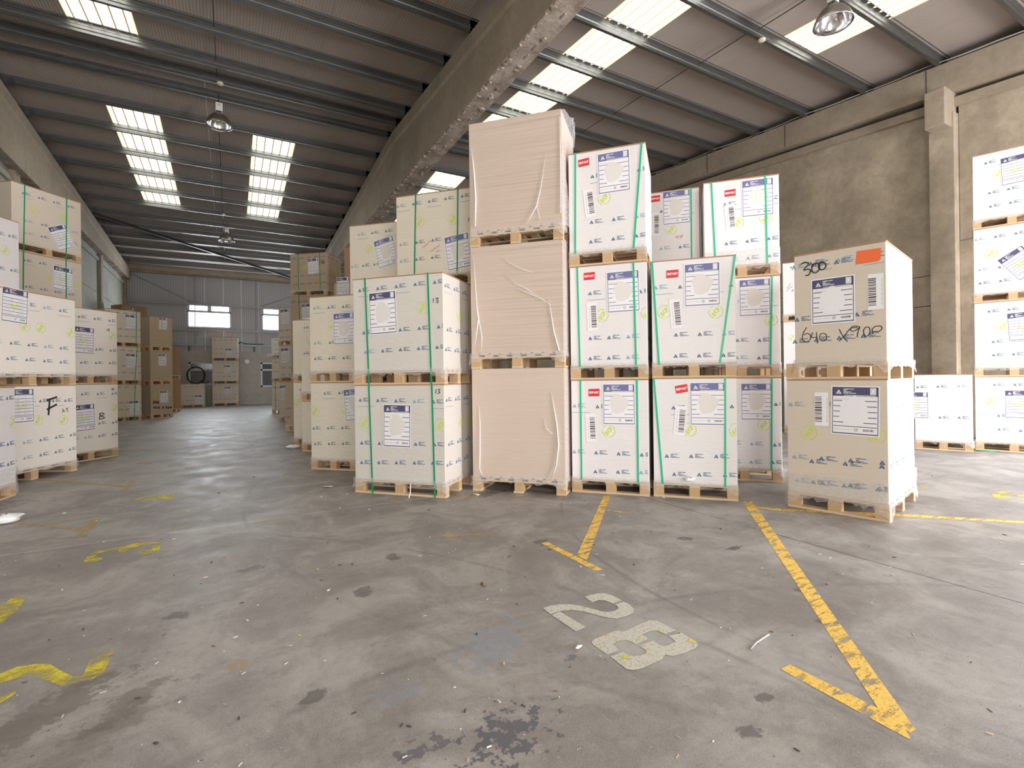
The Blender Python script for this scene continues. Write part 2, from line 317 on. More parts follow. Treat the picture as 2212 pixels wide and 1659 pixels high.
# ------------------------------------------------------------------ geometry helpers
class MB:
    def __init__(s): s.v = []; s.f = []; s.m = []; s.mats = []
    def mi(s, k):
        if k not in s.mats: s.mats.append(k)
        return s.mats.index(k)
    def poly(s, pts, k):
        n = len(s.v); s.v += [tuple(p) for p in pts]; s.f.append(tuple(range(n, n+len(pts)))); s.m.append(s.mi(k))
    def mesh2(s, vs, fs, k, fn):
        n = len(s.v); s.v += [fn(*p) for p in vs]; mi = s.mi(k)
        for f in fs: s.f.append(tuple(i+n for i in f)); s.m.append(mi)
    def box(s, a, b, k, bev=0):
        x0, y0, z0 = a; x1, y1, z1 = b; n = len(s.v)
        s.v += [(x0, y0, z0), (x1, y0, z0), (x1, y1, z0), (x0, y1, z0), (x0, y0, z1), (x1, y0, z1), (x1, y1, z1), (x0, y1, z1)]
        mi = s.mi(k)
        for f in ((0, 3, 2, 1), (4, 5, 6, 7), (0, 1, 5, 4), (1, 2, 6, 5), (2, 3, 7, 6), (3, 0, 4, 7)): s.f.append(tuple(i+n for i in f)); s.m.append(mi)
    def tube(s, pts, r, k, seg=8, close=False):
        pts = [Vector(p) for p in pts]; N = len(pts); n0 = len(s.v); mi = s.mi(k); prev = None
        for i, p in enumerate(pts):
            if close: d = pts[(i+1) % N] - pts[i-1]
            else: d = pts[min(i+1, N-1)] - pts[max(i-1, 0)]
            d.normalize(); a = Vector((0, 0, 1)) if abs(d.z) < .9 else Vector((1, 0, 0))
            if prev is not None: a = prev
            u_ = d.cross(a).normalized(); v_ = u_.cross(d).normalized(); prev = v_
            ri = r[i] if hasattr(r, '__len__') else r
            for j in range(seg): t = 2*PI*j/seg; s.v.append(tuple(p + u_*ri*math.cos(t) + v_*ri*math.sin(t)))
        for i in range(N if close else N-1):
            for j in range(seg):
                a = n0+i*seg+j; b = n0+i*seg+(j+1) % seg; c = n0+((i+1) % N)*seg+(j+1) % seg; d = n0+((i+1) % N)*seg+j
                s.f.append((a, b, c, d)); s.m.append(mi)
        if not close:
            s.f.append(tuple(n0+j for j in range(seg-1, -1, -1))); s.m.append(mi); s.f.append(tuple(n0+(N-1)*seg+j for j in range(seg))); s.m.append(mi)
    def lathe(s, prof, c, k, seg=40):
        n0 = len(s.v); mi = s.mi(k)
        for r, z in prof:
            for j in range(seg): t = 2*PI*j/seg; s.v.append((c[0]+r*math.cos(t), c[1]+r*math.sin(t), c[2]+z))
        for i in range(len(prof)-1):
            for j in range(seg):
                a = n0+i*seg+j; b = n0+i*seg+(j+1) % seg; s.f.append((a, b, b+seg, a+seg)); s.m.append(mi)
    def prism(s, prof, ax, a, b, k, cap=True):
        """profile of 2-D points swept along axis ax from a to b; a point (p, q) is put in the other two axes in order"""
        n0 = len(s.v); N = len(prof); mi = s.mi(k)
        for e in (a, b):
            for p, q in prof:
                v = [p, q]; v.insert(ax, e); s.v.append(tuple(v))
        for i in range(N): j = (i+1) % N; s.f.append((n0+i, n0+j, n0+N+j, n0+N+i)); s.m.append(mi)
        if cap: s.f.append(tuple(n0+i for i in range(N-1, -1, -1))); s.m.append(mi); s.f.append(tuple(n0+N+i for i in range(N))); s.m.append(mi)
    def build(s, name, parent=None, bevel=0, smooth=False, loc=None):
        me = bpy.data.meshes.new(name); me.from_pydata(s.v, [], s.f)
        for k in s.mats: me.materials.append(M[k])
        me.polygons.foreach_set('material_index', s.m)
        if smooth: me.polygons.foreach_set('use_smooth', [True]*len(s.f))
        me.update()
        o = bpy.data.objects.new(name, me); COL.objects.link(o)
        if parent: o.parent = parent
        if loc: o.location = loc
        if bevel:
            b = o.modifiers.new('bevel', 'BEVEL'); b.width = bevel; b.segments = 2; b.limit_method = 'ANGLE'
        return o
def fixn(o):
    bm = bmesh.new(); bm.from_mesh(o.data); bmesh.ops.recalc_face_normals(bm, faces=bm.faces); bm.to_mesh(o.data); bm.free(); return o
def empty(name, loc, rz=0, parent=None):
    o = bpy.data.objects.new(name, None); COL.objects.link(o); o.location = loc; o.rotation_euler = (0, 0, rz); o.empty_display_size = .1
    if parent: o.parent = parent
    return o
def tag(o, label=None, cat=None, group=None, kind=None):
    if label: o['label'] = label
    if cat: o['category'] = cat
    if group: o['group'] = group
    if kind: o['kind'] = kind
    return o
def link_copy(src, name, parent, loc, scale=None, rz=0):
    o = bpy.data.objects.new(name, src.data); COL.objects.link(o); o.parent = parent; o.location = loc
    if scale: o.scale = scale
    if rz: o.rotation_euler = (0, 0, rz)
    return o

_tc = {}
def text2d(s, size, bold=0):
    """flat mesh of a word: (verts, faces), origin at left baseline"""
    key = (s, size, bold)
    if key in _tc: return _tc[key]
    cu = bpy.data.curves.new('t', 'FONT'); cu.body = s; cu.size = size; cu.resolution_u = 1; cu.offset = bold
    o = bpy.data.objects.new('t', cu); COL.objects.link(o)
    dg = bpy.context.evaluated_depsgraph_get(); dg.update(); me = o.evaluated_get(dg).to_mesh()
    vs = [(v.co.x, v.co.y) for v in me.vertices]; fs = [tuple(p.vertices) for p in me.polygons]
    o.evaluated_get(dg).to_mesh_clear(); bpy.data.objects.remove(o); bpy.data.curves.remove(cu)
    _tc[key] = (vs, fs); return _tc[key]

def smooth_line(pts, n=5):
    if len(pts) < 3: return pts
    out = []; P = [pts[0]] + list(pts) + [pts[-1]]
    for i in range(1, len(P)-2):
        for k in range(n):
            t = k/n; a, b, c, d = P[i-1], P[i], P[i+1], P[i+2]
            out.append(tuple(.5*((2*b[j]) + (-a[j]+c[j])*t + (2*a[j]-5*b[j]+4*c[j]-d[j])*t*t + (-a[j]+3*b[j]-3*c[j]+d[j])*t**3) for j in (0, 1)))
    out.append(tuple(pts[-1])); return out
def ribbon(mb, pts, w, k, fn):
    """flat stroke of width w along pts, placed with fn(x, z, layer)"""
    pts = smooth_line(pts)
    L_, R_ = [], []
    for i, p in enumerate(pts):
        a = pts[max(i-1, 0)]; b = pts[min(i+1, len(pts)-1)]; dx, dy = b[0]-a[0], b[1]-a[1]; l = math.hypot(dx, dy) or 1e-6
        nx, ny = -dy/l*w/2, dx/l*w/2; L_.append((p[0]+nx, p[1]+ny)); R_.append((p[0]-nx, p[1]-ny))
    for i in range(len(pts)-1): mb.poly([fn(*q) for q in (L_[i], L_[i+1], R_[i+1], R_[i])], k)
STACKS = {
 'S13': ((1.334, 6.387), -47, 1.24, 0.86, [0, 1.34, 2.66]),
 'SB': ((2.618, 5.676), -46.5, 1.18, 0.8, [0, 1.52, 3.04, 4.58]),
 'E1': ((3.620, 4.959), -48.5, 0.92, 1.05, [0, 1.37, 2.75, 4.13]),
 'E2': ((4.279, 4.258), -48, 0.905, 1.1, [0, 1.38, 2.74]),
 'E4': ((5.200, 5.519), -48.5, 0.92, 1.05, [0, 1.38, 2.73, 4.08]),
 'E3': ((5.604, 4.594), -48, 0.92, 1.05, [0, 1.37, 2.7, 4.01]),
 'OR': ((5.152, 3.187), -77, 0.88, 1.25, [0, 1.35, 2.65]),
 'Q': ((2.150, 7.240), -46.6, 1.24, 0.86, [0, 1.34, 2.74, 4.1]),
 'P': ((1.830, 8.980), -43.6, 0.9, 0.8, [0, 1.36, 2.72, 4.1]),
 'K': ((1.090, 8.440), -46, 0.82, 0.8, [0, 1.37, 2.72]),
 'J': ((1.662, 17.163), -41, 1.27, 0.85, [0, 1.36, 2.72, 4.07, 5.4]),
 'I5': ((1.210, 10.640), -44, 0.9, 0.62, [0, 1.0, 1.87]),
 'I4': ((1.170, 11.750), -43, 0.95, 0.8, [0, 1.37, 2.72]),
 'I3': ((1.300, 15.180), -44, 0.95, 0.8, [0, 1.37]),
 'I2': ((1.430, 18.840), -44, 1.0, 0.8, [0, 1.37, 2.62, 3.91]),
 'I1': ((1.530, 23.900), -44, 1.0, 0.8, [0, 1.38, 2.37, 3.27]),
 'LA': ((-2.554, 7.585), 80, 1.0, 0.95, [0, 1.37]),
 'LB': ((-2.883, 9.192), 61, 1.45, 1.0, [0, 1.38, 2.75]),
 'LC': ((-2.556, 11.315), 49, 1.0, 0.9, [0, 1.39, 2.76]),
 'UR3': ((-3.740, 10.323), 61, 1.3, 1.0, [0, 1.39, 2.77, 4.15]),
 'UL': ((-3.693, 13.219), 49, 1.3, 0.9, [0, 1.36, 2.7, 4.04, 5.38]),
 'LD': ((-3.849, 22.279), 40, 1.2, 0.9, [0, 1.34, 2.72, 4.05]),
 'LE': ((-2.720, 23.600), 38, 0.86, 0.8, [0, 1.31, 2.64, 3.97]),
 'LF': ((-2.779, 27.771), 40, 0.9, 0.8, [0, 1.57, 3.08]),
 'LG': ((-2.380, 32.200), -1, 1.1, 0.9, [0, 1.3]),
 'LH': ((-0.940, 33.050), -4, 1.3, 0.8, [0, 1.28, 2.6, 3.94]),
 'RW': ((11.660, 3.720), -72, 1.0, 1.0, [0, 1.32, 2.64, 3.96, 5.28]),
 'RH': ((11.000, 4.372), -68, 0.8, 0.8, [0, 1.37]),
 'JK': ((3.009, 15.565), -41, 1.1, 0.8, [0, 1.36, 2.72, 4.07, 5.4]),
 'JB': ((2.517, 14.500), -42, 0.8, 0.8, [0, 1.36, 2.72, 4.1]),
 'UK': ((-4.326, 28.540), 38, 1.1, 0.8, [0, 1.66, 3.33, 5.0]),
 'RB': ((11.680, 7.290), -60, 0.9, 0.9, [0, 1.37, 2.68, 4.1]),
}
PRINT = {
 'E1:0': [('S', 0.12, 0.12, 'g'),('S', 0.789, 0.79, 'g'),('X', 0.285, 1.213, 0),('L', 0.578, 1.073, 0, 1, 0.36, 0.47),('B', 0.243, 0.788, 2),('C', 0.455, 0.753),('R', 0.045, 1.052, 0.279, -0.018, 1),('R', 0.034, 0.492, 0.267, -0.003, 0),('R', 0.022, 0.253, 0.268, 0.012, 0)],
 'E1:1': [('S', 0.098, 0.117, 'g'),('S', 0.766, 0.783, 'g'),('X', 0.246, 1.249, 0),('L', 0.644, 1.036, 1, 1, 0.36, 0.47),('B', 0.275, 0.756, 2),('C', 0.394, 0.766),('C', 0.922, 0.768),('R', -0.044, 1.048, 0.295, -0.008, 1),('R', 0.023, 0.495, 0.225, 0.002, 0),('R', 0.02, 0.252, 0.224, 0.002, 0)],
 'E1:2': [('S', 0.093, 0.077, 'g'),('S', 0.878, 0.771, 'g'),('X', 0.196, 1.249, 4),('L', 0.552, 1.082, 1, 1, 0.36, 0.47),('B', 0.257, 0.75, 6),('C', 0.435, 0.786),('R', 0.025, 1.065, 0.273, 0.001, 1),('R', 0.017, 0.513, 0.264, 0.004, 0),('R', 0.001, 0.274, 0.268, 0.011, 0)],
 'E2:0': [('S', 0.018, 0.103, 'g'),('S', 0.784, 0.772, 'g'),('X', 0.322, 1.252, 9),('L', 0.599, 1.081, 0, 1, 0.36, 0.47),('B', 0.302, 0.887, -5),('C', 0.403, 0.787),('C', 0.893, 0.791),('R', -0.078, 1.026, 0.309, 0.015, 1),('R', -0.113, 0.468, 0.352, 0.05, 0),('R', -0.039, 0.262, 0.27, 0.017, 0)],
 'E2:1': [('S', 0.014, 0.078, 'g'),('S', 0.902, 0.732, 'g'),('X', 0.238, 1.196, 0),('L', 0.556, 1.051, 0, 1, 0.36, 0.47),('B', 0.269, 0.736, 4),('C', 0.146, 0.765),('C', 0.696, 0.735),('R', 0.052, 1.05, 0.268, -0.019, 1),('R', 0.013, 0.496, 0.256, -0.003, 0),('R', 0.008, 0.252, 0.254, -0.002, 0)],
 'E3:0': [('S', 0.142, 0.156, 'g'),('S', 0.804, 0.788, 'g'),('L', 0.622, 1.049, 0, 1, 0.36, 0.47),('C', 0.705, 0.749),('R', 0.528, 1.012, 0.322, 0.004, 1),('R', 0.56, 0.492, 0.271, -0.007, 0),('R', 0.548, 0.252, 0.256, 0.004, 0)],
 'E3:1': [('S', 0.24, 0.234, 'g'),('S', 0.822, 0.791, 'g'),('L', 0.616, 1.052, 0, 1, 0.36, 0.47),('C', 0.81, 0.744),('R', 0.428, 1.018, 0.266, -0.063, 1),('R', 0.401, 0.494, 0.265, -0.01, 0),('R', 0.395, 0.263, 0.262, -0.01, 0)],
 'E3:2': [('S', 0.103, 0.145, 'g'),('S', 0.757, 0.77, 'g'),('X', 0.335, 1.133, 1),('L', 0.665, 1.031, 0, 1, 0.36, 0.47),('B', 0.332, 0.813, 4),('C', 0.422, 0.721),('C', 0.76, 0.751),('R', 0.014, 0.979, 0.257, 0.011, 1),('R', 0.28, 0.462, 0.255, 0.012, 0),('R', 0.29, 0.238, 0.254, 0.015, 0)],
 'E4:2': [('S', 0.808, 0.806, 'g'),('L', 0.61, 1.098, 0, 1, 0.36, 0.47),('B', 0.314, 0.883, 0),('X', 0.319, 1.256, 0),('C', 0.531, 0.784),('R', 0.401, 1.063, 0.256, 0.002, 1),('R', 0.391, 0.523, 0.263, -0.001, 0),('HR', 0.004, [[(0.582, 0.667),(0.617, 0.682),(0.599, 0.656),(0.635, 0.671)], [(0.638, 0.698),(0.627, 0.635)], [(0.649, 0.679),(0.67, 0.686),(0.655, 0.641),(0.692, 0.693),(0.683, 0.661)]])],
 'S13:1': [('S', 0.18, 0.22, 'g'),('S', 1.04, 1.072, 'g'),('L', 0.426, 0.877, 2, 2, 0.36, 0.5),('C', 0.966, 0.907),('R', 0.102, 1.172, 0.257, 0.008, 1),('R', 0.154, 0.645, 0.255, 0.01, 0),('R', 0.175, 0.406, 0.244, 0.02, 0),('H', 0.008, [[(1.115, 1.014),(1.107, 0.963)], [(1.139, 1.011),(1.176, 1.012),(1.153, 0.989),(1.179, 0.976),(1.166, 0.96),(1.145, 0.959)]])],
 'S13:0': [('S', 0.216, 0.253, 'g'),('S', 1.076, 1.099, 'g'),('L', 0.601, 0.838, -1, 2, 0.36, 0.5),('C', 0.154, 0.868),('C', 1.183, 0.855),('R', 0.09, 1.151, 0.251, -0.005, 1),('R', 0.104, 0.618, 0.249, 0.002, 0),('R', 0.1, 0.377, 0.244, 0.009, 0),('H', 0.008, [[(1.134, 1.28),(1.126, 1.23)], [(1.154, 1.279),(1.184, 1.275),(1.164, 1.257),(1.183, 1.241),(1.149, 1.228)]])],
 'Q:2': [('S', 0.327, 0.29, 'g'),('S', 0.993, 0.968, 'g'),('L', 0.984, 0.465, 7, 1, 0.36, 0.47),('C', 0.386, 0.945),('C', 0.908, 0.931),('R', 0.032, 1.215, 0.256, 0.009, 1),('R', 0.071, 0.648, 0.259, 0.021, 0),('R', 0.074, 0.401, 0.253, 0.027, 0),('H', 0.008, [[(1.158, 0.926),(1.146, 0.874)], [(1.193, 0.917),(1.172, 0.898),(1.186, 0.867),(1.204, 0.894),(1.193, 0.917)]]),('HR', 0.006, [[(0.427, 0.569),(0.448, 0.589),(0.464, 0.579),(0.485, 0.613),(0.503, 0.603),(0.525, 0.642),(0.553, 0.662)], [(0.547, 0.497),(0.575, 0.522),(0.593, 0.504),(0.618, 0.546),(0.635, 0.534),(0.66, 0.57),(0.678, 0.557),(0.699, 0.599)], [(0.644, 0.481),(0.665, 0.506),(0.683, 0.491),(0.695, 0.517)]])],
 'P:2': [('L', 0.701, 0.871, 13, 1, 0.36, 0.47),('C', 0.384, 0.941),('C', 0.851, 0.834),('R', 0.185, 1.214, 0.261, 0.011, 1),('R', 0.047, 0.661, 0.216, 0.018, 0)],
 'K:1': [('L', 0.632, 0.83, 1, 1, 0.36, 0.47),('C', 0.424, 0.889),('R', 0.095, 1.172, 0.264, -0.002, 1),('R', 0.101, 0.618, 0.274, 0.003, 0),('R', 0.101, 0.375, 0.26, 0.0, 0)],
 'K:0': [('L', 0.811, 1.026, 5, 1, 0.36, 0.47),('C', 0.085, 0.918),('C', 0.641, 0.937),('R', 0.269, 1.197, 0.267, 0.01, 1),('R', 0.056, 0.648, 0.264, 0.017, 0),('R', 0.078, 0.403, 0.256, 0.018, 0)],
 'J:3': [('S', 0.287, 0.303, 'g'),('S', 1.04, 1.055, 'g'),('L', 0.815, 0.915, 3, 0, 0.36, 0.47),('C', 0.526, 0.888),('C', 1.028, 0.868),('R', 0.087, 1.186, 0.259, 0.002, 1),('R', 0.135, 0.628, 0.241, 0.005, 0),('R', 0.135, 0.372, 0.243, 0.005, 0),('H', 0.012, [[(1.079, 1.083),(1.185, 1.085),(1.146, 1.035)], [(1.088, 1.044),(1.127, 1.036),(1.094, 1.012),(1.126, 0.993),(1.097, 0.974)], [(1.152, 1.03),(1.136, 0.992),(1.159, 0.982),(1.165, 1.017)], [(1.19, 1.041),(1.174, 0.993),(1.199, 0.992),(1.21, 1.031)]])],
 'J:2': [('S', 0.299, 0.318, 'g'),('L', 0.581, 0.849, 2, 0, 0.36, 0.47),('C', 0.414, 0.838),('R', 0.044, 1.17, 0.218, 0.0, 1)],
 'I5:0': [('R', 0.009, 0.55, 0.252, 0.012, 0),('R', 0.019, 0.318, 0.248, 0.014, 0)],
 'I5:1': [],
 'I4:1': [('C', 0.426, 0.882),('R', 0.017, 1.181, 0.281, -0.01, 1),('R', 0.02, 0.623, 0.27, -0.003, 0),('R', 0.029, 0.371, 0.264, -0.001, 0)],
 'I4:0': [('C', 0.093, 0.93),('R', 0.175, 1.216, 0.275, -0.002, 0)],
 'I3:0': [('R', 0.054, 0.634, 0.275, 0.001, 0),('R', 0.044, 0.386, 0.276, 0.002, 0)],
 'I2:2': [('L', 0.276, 0.973, 2, 0, 0.34, 0.5),('R', 0.072, 0.506, 0.234, 0.013, 0),('R', 0.086, 0.266, 0.223, 0.008, 0)],
 'I2:1': [('L', 0.275, 0.892, 2, 0, 0.34, 0.5),('R', 0.143, 0.482, 0.287, 0.004, 0),('R', 0.121, 0.243, 0.287, 0.002, 0)],
 'I2:0': [('L', 0.213, 0.993, 2, 0, 0.34, 0.5),('R', 0.042, 1.102, 0.251, -0.002, 0),('R', 0.015, 0.518, 0.252, 0.001, 0)],
 'I1:2': [('C', 0.213, 0.607),('R', 0.18, 0.801, 0.19, 0.001, 0),('R', 0.174, 0.395, 0.19, -0.005, 0),('R', 0.171, 0.222, 0.191, -0.005, 0)],
 'I1:1': [('C', 0.18, 0.613),('R', 0.156, 0.826, 0.191, -0.004, 0),('R', 0.15, 0.432, 0.191, -0.003, 0)],
 'I1:0': [('S', 0.18, 0.189, 'g'),('C', 0.121, 0.776),('R', 0.104, 1.124, 0.227, -0.002, 0),('R', 0.132, 0.571, 0.2, 0.0, 0),('R', 0.119, 0.332, 0.209, 0.0, 0)],
 'LA:0': [('C', 0.943, 0.924),('R', 0.626, 1.227, 0.209, 0.004, 0),('R', 0.642, 0.67, 0.195, -0.006, 0),('R', 0.637, 0.421, 0.2, -0.011, 0)],
 'LB:0': [('L', 0.54, 1.093, 0, 0, 0.36, 0.47),('C', 0.792, 0.865),('C', 1.209, 0.83),('R', 0.83, 1.148, 0.209, -0.007, 1),('R', 0.571, 0.559, 0.256, 0.021, 0),('R', 0.577, 0.336, 0.247, 0.014, 0),('H', 0.028, [[(0.981, 1.177),(0.954, 0.926)], [(0.929, 1.15),(1.104, 1.197)], [(0.931, 1.014),(1.098, 1.084)]]),('H', 0.008, [[(1.186, 1.013),(1.232, 0.953)], [(1.219, 0.988),(1.182, 0.954)], [(1.246, 1.002),(1.287, 1.014),(1.266, 0.978),(1.293, 0.964)]])],
 'LB:1': [('L', 0.465, 1.134, -3, 0, 0.36, 0.47),('C', 0.61, 0.861),('C', 0.85, 0.859),('C', 1.354, 0.829),('R', 0.912, 1.172, 0.267, -0.019, 1),('R', 0.922, 0.585, 0.259, -0.017, 0),('R', 0.903, 0.366, 0.275, -0.028, 0)],
 'LC:0': [('L', 0.381, 0.786, 2, 0, 0.34, 0.46),('C', 0.944, 0.922),('R', 0.341, 1.209, 0.276, -0.004, 1),('R', 0.383, 0.666, 0.257, -0.01, 0),('R', 0.388, 0.426, 0.249, 0.0, 0),('H', 0.014, [[(0.656, 0.834),(0.637, 0.735)], [(0.63, 0.836),(0.708, 0.843),(0.72, 0.812),(0.66, 0.79),(0.725, 0.767),(0.716, 0.741),(0.628, 0.736)]]),('H', 0.008, [[(0.881, 1.304),(0.875, 1.263)], [(0.907, 1.307),(0.894, 1.286),(0.902, 1.262),(0.921, 1.284),(0.907, 1.307)]])],
 'LC:1': [('L', 0.382, 0.79, -2, 0, 0.34, 0.46),('C', 0.899, 0.904),('R', 0.303, 1.206, 0.276, -0.005, 1),('R', 0.334, 0.644, 0.268, -0.012, 0),('R', 0.333, 0.386, 0.258, 0.002, 0),('H', 0.008, [[(0.804, 1.033),(0.794, 0.991)], [(0.832, 1.038),(0.82, 1.016),(0.831, 0.994),(0.849, 1.019),(0.832, 1.038)]])],
 'UR3:2': [('C', 1.062, 0.845),('R', 0.921, 1.101, 0.215, 0.03, 0),('R', 0.926, 0.532, 0.235, 0.009, 0)],
 'UL:3': [('S', 0.23, 0.196, 'g'),('S', 1.006, 0.98, 'g'),('L', 0.903, 0.468, 27, 0, 0.36, 0.47),('C', 0.394, 0.879),('C', 0.954, 0.896),('R', 0.197, 1.159, 0.282, 0.006, 1),('R', 0.241, 0.622, 0.291, 0.017, 0),('R', 0.239, 0.379, 0.283, 0.009, 0)],
 'UL:2': [('S', 0.193, 0.173, 'g'),('S', 0.979, 0.965, 'g'),('L', 0.912, 0.935, -2, 0, 0.36, 0.47),('C', 0.672, 0.896),('C', 0.13, 0.899),('C', 1.227, 0.876),('R', 0.212, 1.168, 0.273, 0.003, 1),('R', 0.234, 0.648, 0.266, -0.009, 0)],
 'LD:2': [('S', 1.064, 1.027, 'g'),('L', 0.858, 0.917, -1, 0, 0.36, 0.5),('R', 0.627, 1.213, 0.285, -0.005, 0),('R', 0.435, 0.628, 0.225, 0.02, 0),('R', 0.432, 0.374, 0.225, 0.017, 0)],
 'LD:1': [('S', 1.072, 0.961, 'g'),('L', 0.854, 0.865, -1, 0, 0.36, 0.5),('C', 0.695, 0.966),('R', 0.511, 1.249, 0.27, -0.01, 0),('R', 0.547, 0.682, 0.506, -0.015, 0),('R', 0.544, 0.438, 0.272, -0.015, 0)],
 'LD:0': [('S', 0.984, 0.929, 'g'),('L', 0.951, 0.475, 0, 0, 0.36, 0.5),('C', 0.524, 0.935),('C', 1.062, 0.914),('R', 0.635, 1.23, 0.263, -0.006, 0),('R', 0.446, 0.69, 0.215, -0.01, 0),('R', 0.433, 0.437, 0.225, -0.014, 0)],
 'LE:2': [('S', 0.461, 0.455, 'y'),('L', 0.506, 1.082, -2, 0, 0.3, 0.45)],
 'LE:1': [('L', 0.466, 0.981, 0, 0, 0.3, 0.45)],
 'LE:0': [('L', 0.512, 0.84, 0, 0, 0.3, 0.45),('C', 0.166, 0.903),('C', 0.755, 0.946),('H', 0.03, [[(0.091, 0.645),(0.139, 0.68),(0.102, 0.594),(0.15, 0.599)], [(0.211, 0.676),(0.17, 0.641),(0.21, 0.596),(0.234, 0.645),(0.211, 0.676)], [(0.271, 0.661),(0.246, 0.612),(0.289, 0.585),(0.3, 0.647),(0.271, 0.661)]]),('H', 0.03, [[(0.096, 0.445),(0.16, 0.454),(0.119, 0.387)], [(0.232, 0.45),(0.191, 0.447),(0.232, 0.412),(0.183, 0.383)], [(0.329, 0.449),(0.28, 0.442),(0.328, 0.406),(0.274, 0.377)], [(0.438, 0.433),(0.492, 0.379)], [(0.492, 0.435),(0.433, 0.375)], [(0.549, 0.426),(0.611, 0.433),(0.573, 0.366)], [(0.636, 0.426),(0.686, 0.411),(0.635, 0.37),(0.69, 0.367)], [(0.749, 0.42),(0.723, 0.383),(0.774, 0.372),(0.792, 0.412),(0.749, 0.42)]])],
 'LG:0': [('L', 0.839, 0.434, 0, 0, 0.38, 0.46),('C', 0.358, 0.904),('R', 0.185, 1.161, 0.252, -0.014, 0),('R', 0.241, 0.643, 0.252, -0.007, 0),('R', 0.238, 0.408, 0.237, 0.001, 0)],
 'LH:2': [('L', 0.853, 0.459, 0, 0, 0.36, 0.45),('R', 0.364, 1.186, 0.27, 0.002, 0),('R', 0.135, 0.668, 0.267, 0.004, 0),('R', 0.139, 0.421, 0.26, 0.003, 0)],
 'LH:1': [('L', 0.759, 0.818, 0, 0, 0.36, 0.45),('C', 0.336, 0.934),('R', 0.215, 1.202, 0.256, 0.0, 0),('R', 0.25, 0.648, 0.265, 0.008, 0),('R', 0.264, 0.409, 0.257, 0.007, 0)],
 'LH:0': [('L', 0.779, 0.865, 0, 0, 0.36, 0.45),('C', 0.454, 0.91),('R', 0.316, 1.191, 0.258, -0.005, 0),('R', 0.071, 0.652, 0.256, 0.003, 0),('R', 0.085, 0.404, 0.239, 0.002, 0)],
 'OR:0': [('L', 0.613, 1.039, -1, 3, 0.38, 0.46),('B', 0.327, 1.045, 0),('C', 0.211, 0.798),('C', 0.787, 0.813),('R', 0.037, 1.085, 0.32, 0.015, 0),('R', 0.069, 0.535, 0.253, 0.018, 0),('R', 0.233, 0.505, 0.296, 0.02, 0),('R', 0.09, 0.29, 0.239, 0.027, 0),('R', 0.244, 0.291, 0.274, 0.005, 0)],
 'OR:1': [('O', 0.739, 1.174, 0),('L', 0.437, 0.787, 0, 3, 0.36, 0.44),('B', 0.793, 0.826, 0),('C', 0.867, 0.891),('R', 0.086, 1.176, 0.194, -0.013, 0),('R', 0.488, 1.18, 0.243, -0.019, 1),('R', 0.111, 0.624, 0.628, 0.001, 0),('R', 0.29, 0.402, 0.201, 0.01, 0),('H', 0.011, [[(0.153, 1.196),(0.188, 1.211),(0.219, 1.202),(0.225, 1.187),(0.182, 1.133),(0.218, 1.136),(0.244, 1.122),(0.242, 1.098),(0.224, 1.073),(0.196, 1.074)], [(0.265, 1.18),(0.257, 1.147),(0.261, 1.105),(0.285, 1.087),(0.316, 1.103),(0.328, 1.141),(0.317, 1.174),(0.286, 1.184),(0.265, 1.173)], [(0.323, 1.173),(0.316, 1.15),(0.328, 1.118),(0.358, 1.109),(0.382, 1.132),(0.379, 1.166),(0.347, 1.187),(0.323, 1.176)]]),('H', 0.007, [[(0.202, 0.536),(0.17, 0.479),(0.161, 0.431),(0.175, 0.395),(0.21, 0.388),(0.235, 0.412),(0.235, 0.454),(0.204, 0.473),(0.176, 0.458)], [(0.257, 0.48),(0.247, 0.432),(0.296, 0.429)], [(0.291, 0.48),(0.296, 0.422),(0.301, 0.363)], [(0.327, 0.454),(0.32, 0.413),(0.344, 0.388),(0.38, 0.403),(0.377, 0.45),(0.345, 0.463),(0.327, 0.454)], [(0.492, 0.495),(0.525, 0.419),(0.561, 0.368)], [(0.648, 0.495),(0.588, 0.494),(0.536, 0.425),(0.49, 0.375)], [(0.593, 0.496),(0.587, 0.477),(0.615, 0.465),(0.665, 0.5),(0.616, 0.514),(0.593, 0.5)], [(0.665, 0.5),(0.648, 0.45),(0.642, 0.402)], [(0.713, 0.496),(0.694, 0.466),(0.702, 0.42),(0.723, 0.409),(0.745, 0.442),(0.74, 0.488),(0.713, 0.496)], [(0.771, 0.424),(0.763, 0.466),(0.787, 0.496),(0.829, 0.496),(0.839, 0.473),(0.818, 0.449),(0.771, 0.45)]])],
 'RW:3': [('L', 0.555, 0.936, 2, 0, 0.36, 0.47),('C', 0.344, 0.927),('R', -0.057, 1.143, 0.235, 0.046, 1),('R', -0.02, 0.602, 0.24, 0.046, 0),('R', -0.014, 0.36, 0.248, 0.044, 0)],
 'RW:2': [('L', 0.595, 0.628, 35, 0, 0.36, 0.47),('C', 0.23, 0.857),('R', 0.039, 1.135, 0.253, 0.024, 1),('R', 0.082, 0.59, 0.256, 0.022, 0),('R', 0.087, 0.348, 0.261, 0.024, 0)],
 'RW:1': [('L', 0.616, 0.864, 3, 0, 0.36, 0.47),('C', 0.367, 0.881),('R', -0.051, 1.148, 0.249, 0.012, 1),('R', -0.003, 0.606, 0.25, 0.016, 0),('R', -0.002, 0.374, 0.25, 0.005, 0)],
 'RW:0': [('L', 0.568, 0.837, 0, 0, 0.36, 0.47),('C', 0.195, 0.88),('R', 0.002, 1.175, 0.254, 0.0, 1),('R', 0.038, 0.633, 0.264, -0.003, 0),('R', 0.043, 0.393, 0.264, -0.005, 0)],
 'RH:0': [('L', 0.012, 0.807, 0, 0, 0.36, 0.47),('R', 0.615, 1.158, 0.282, 0.016, 0),('R', 0.615, 0.6, 0.259, 0.01, 0)],
 'JB:2': [('L', 0.284, 1.288, 0, 0, 0.36, 0.47)],
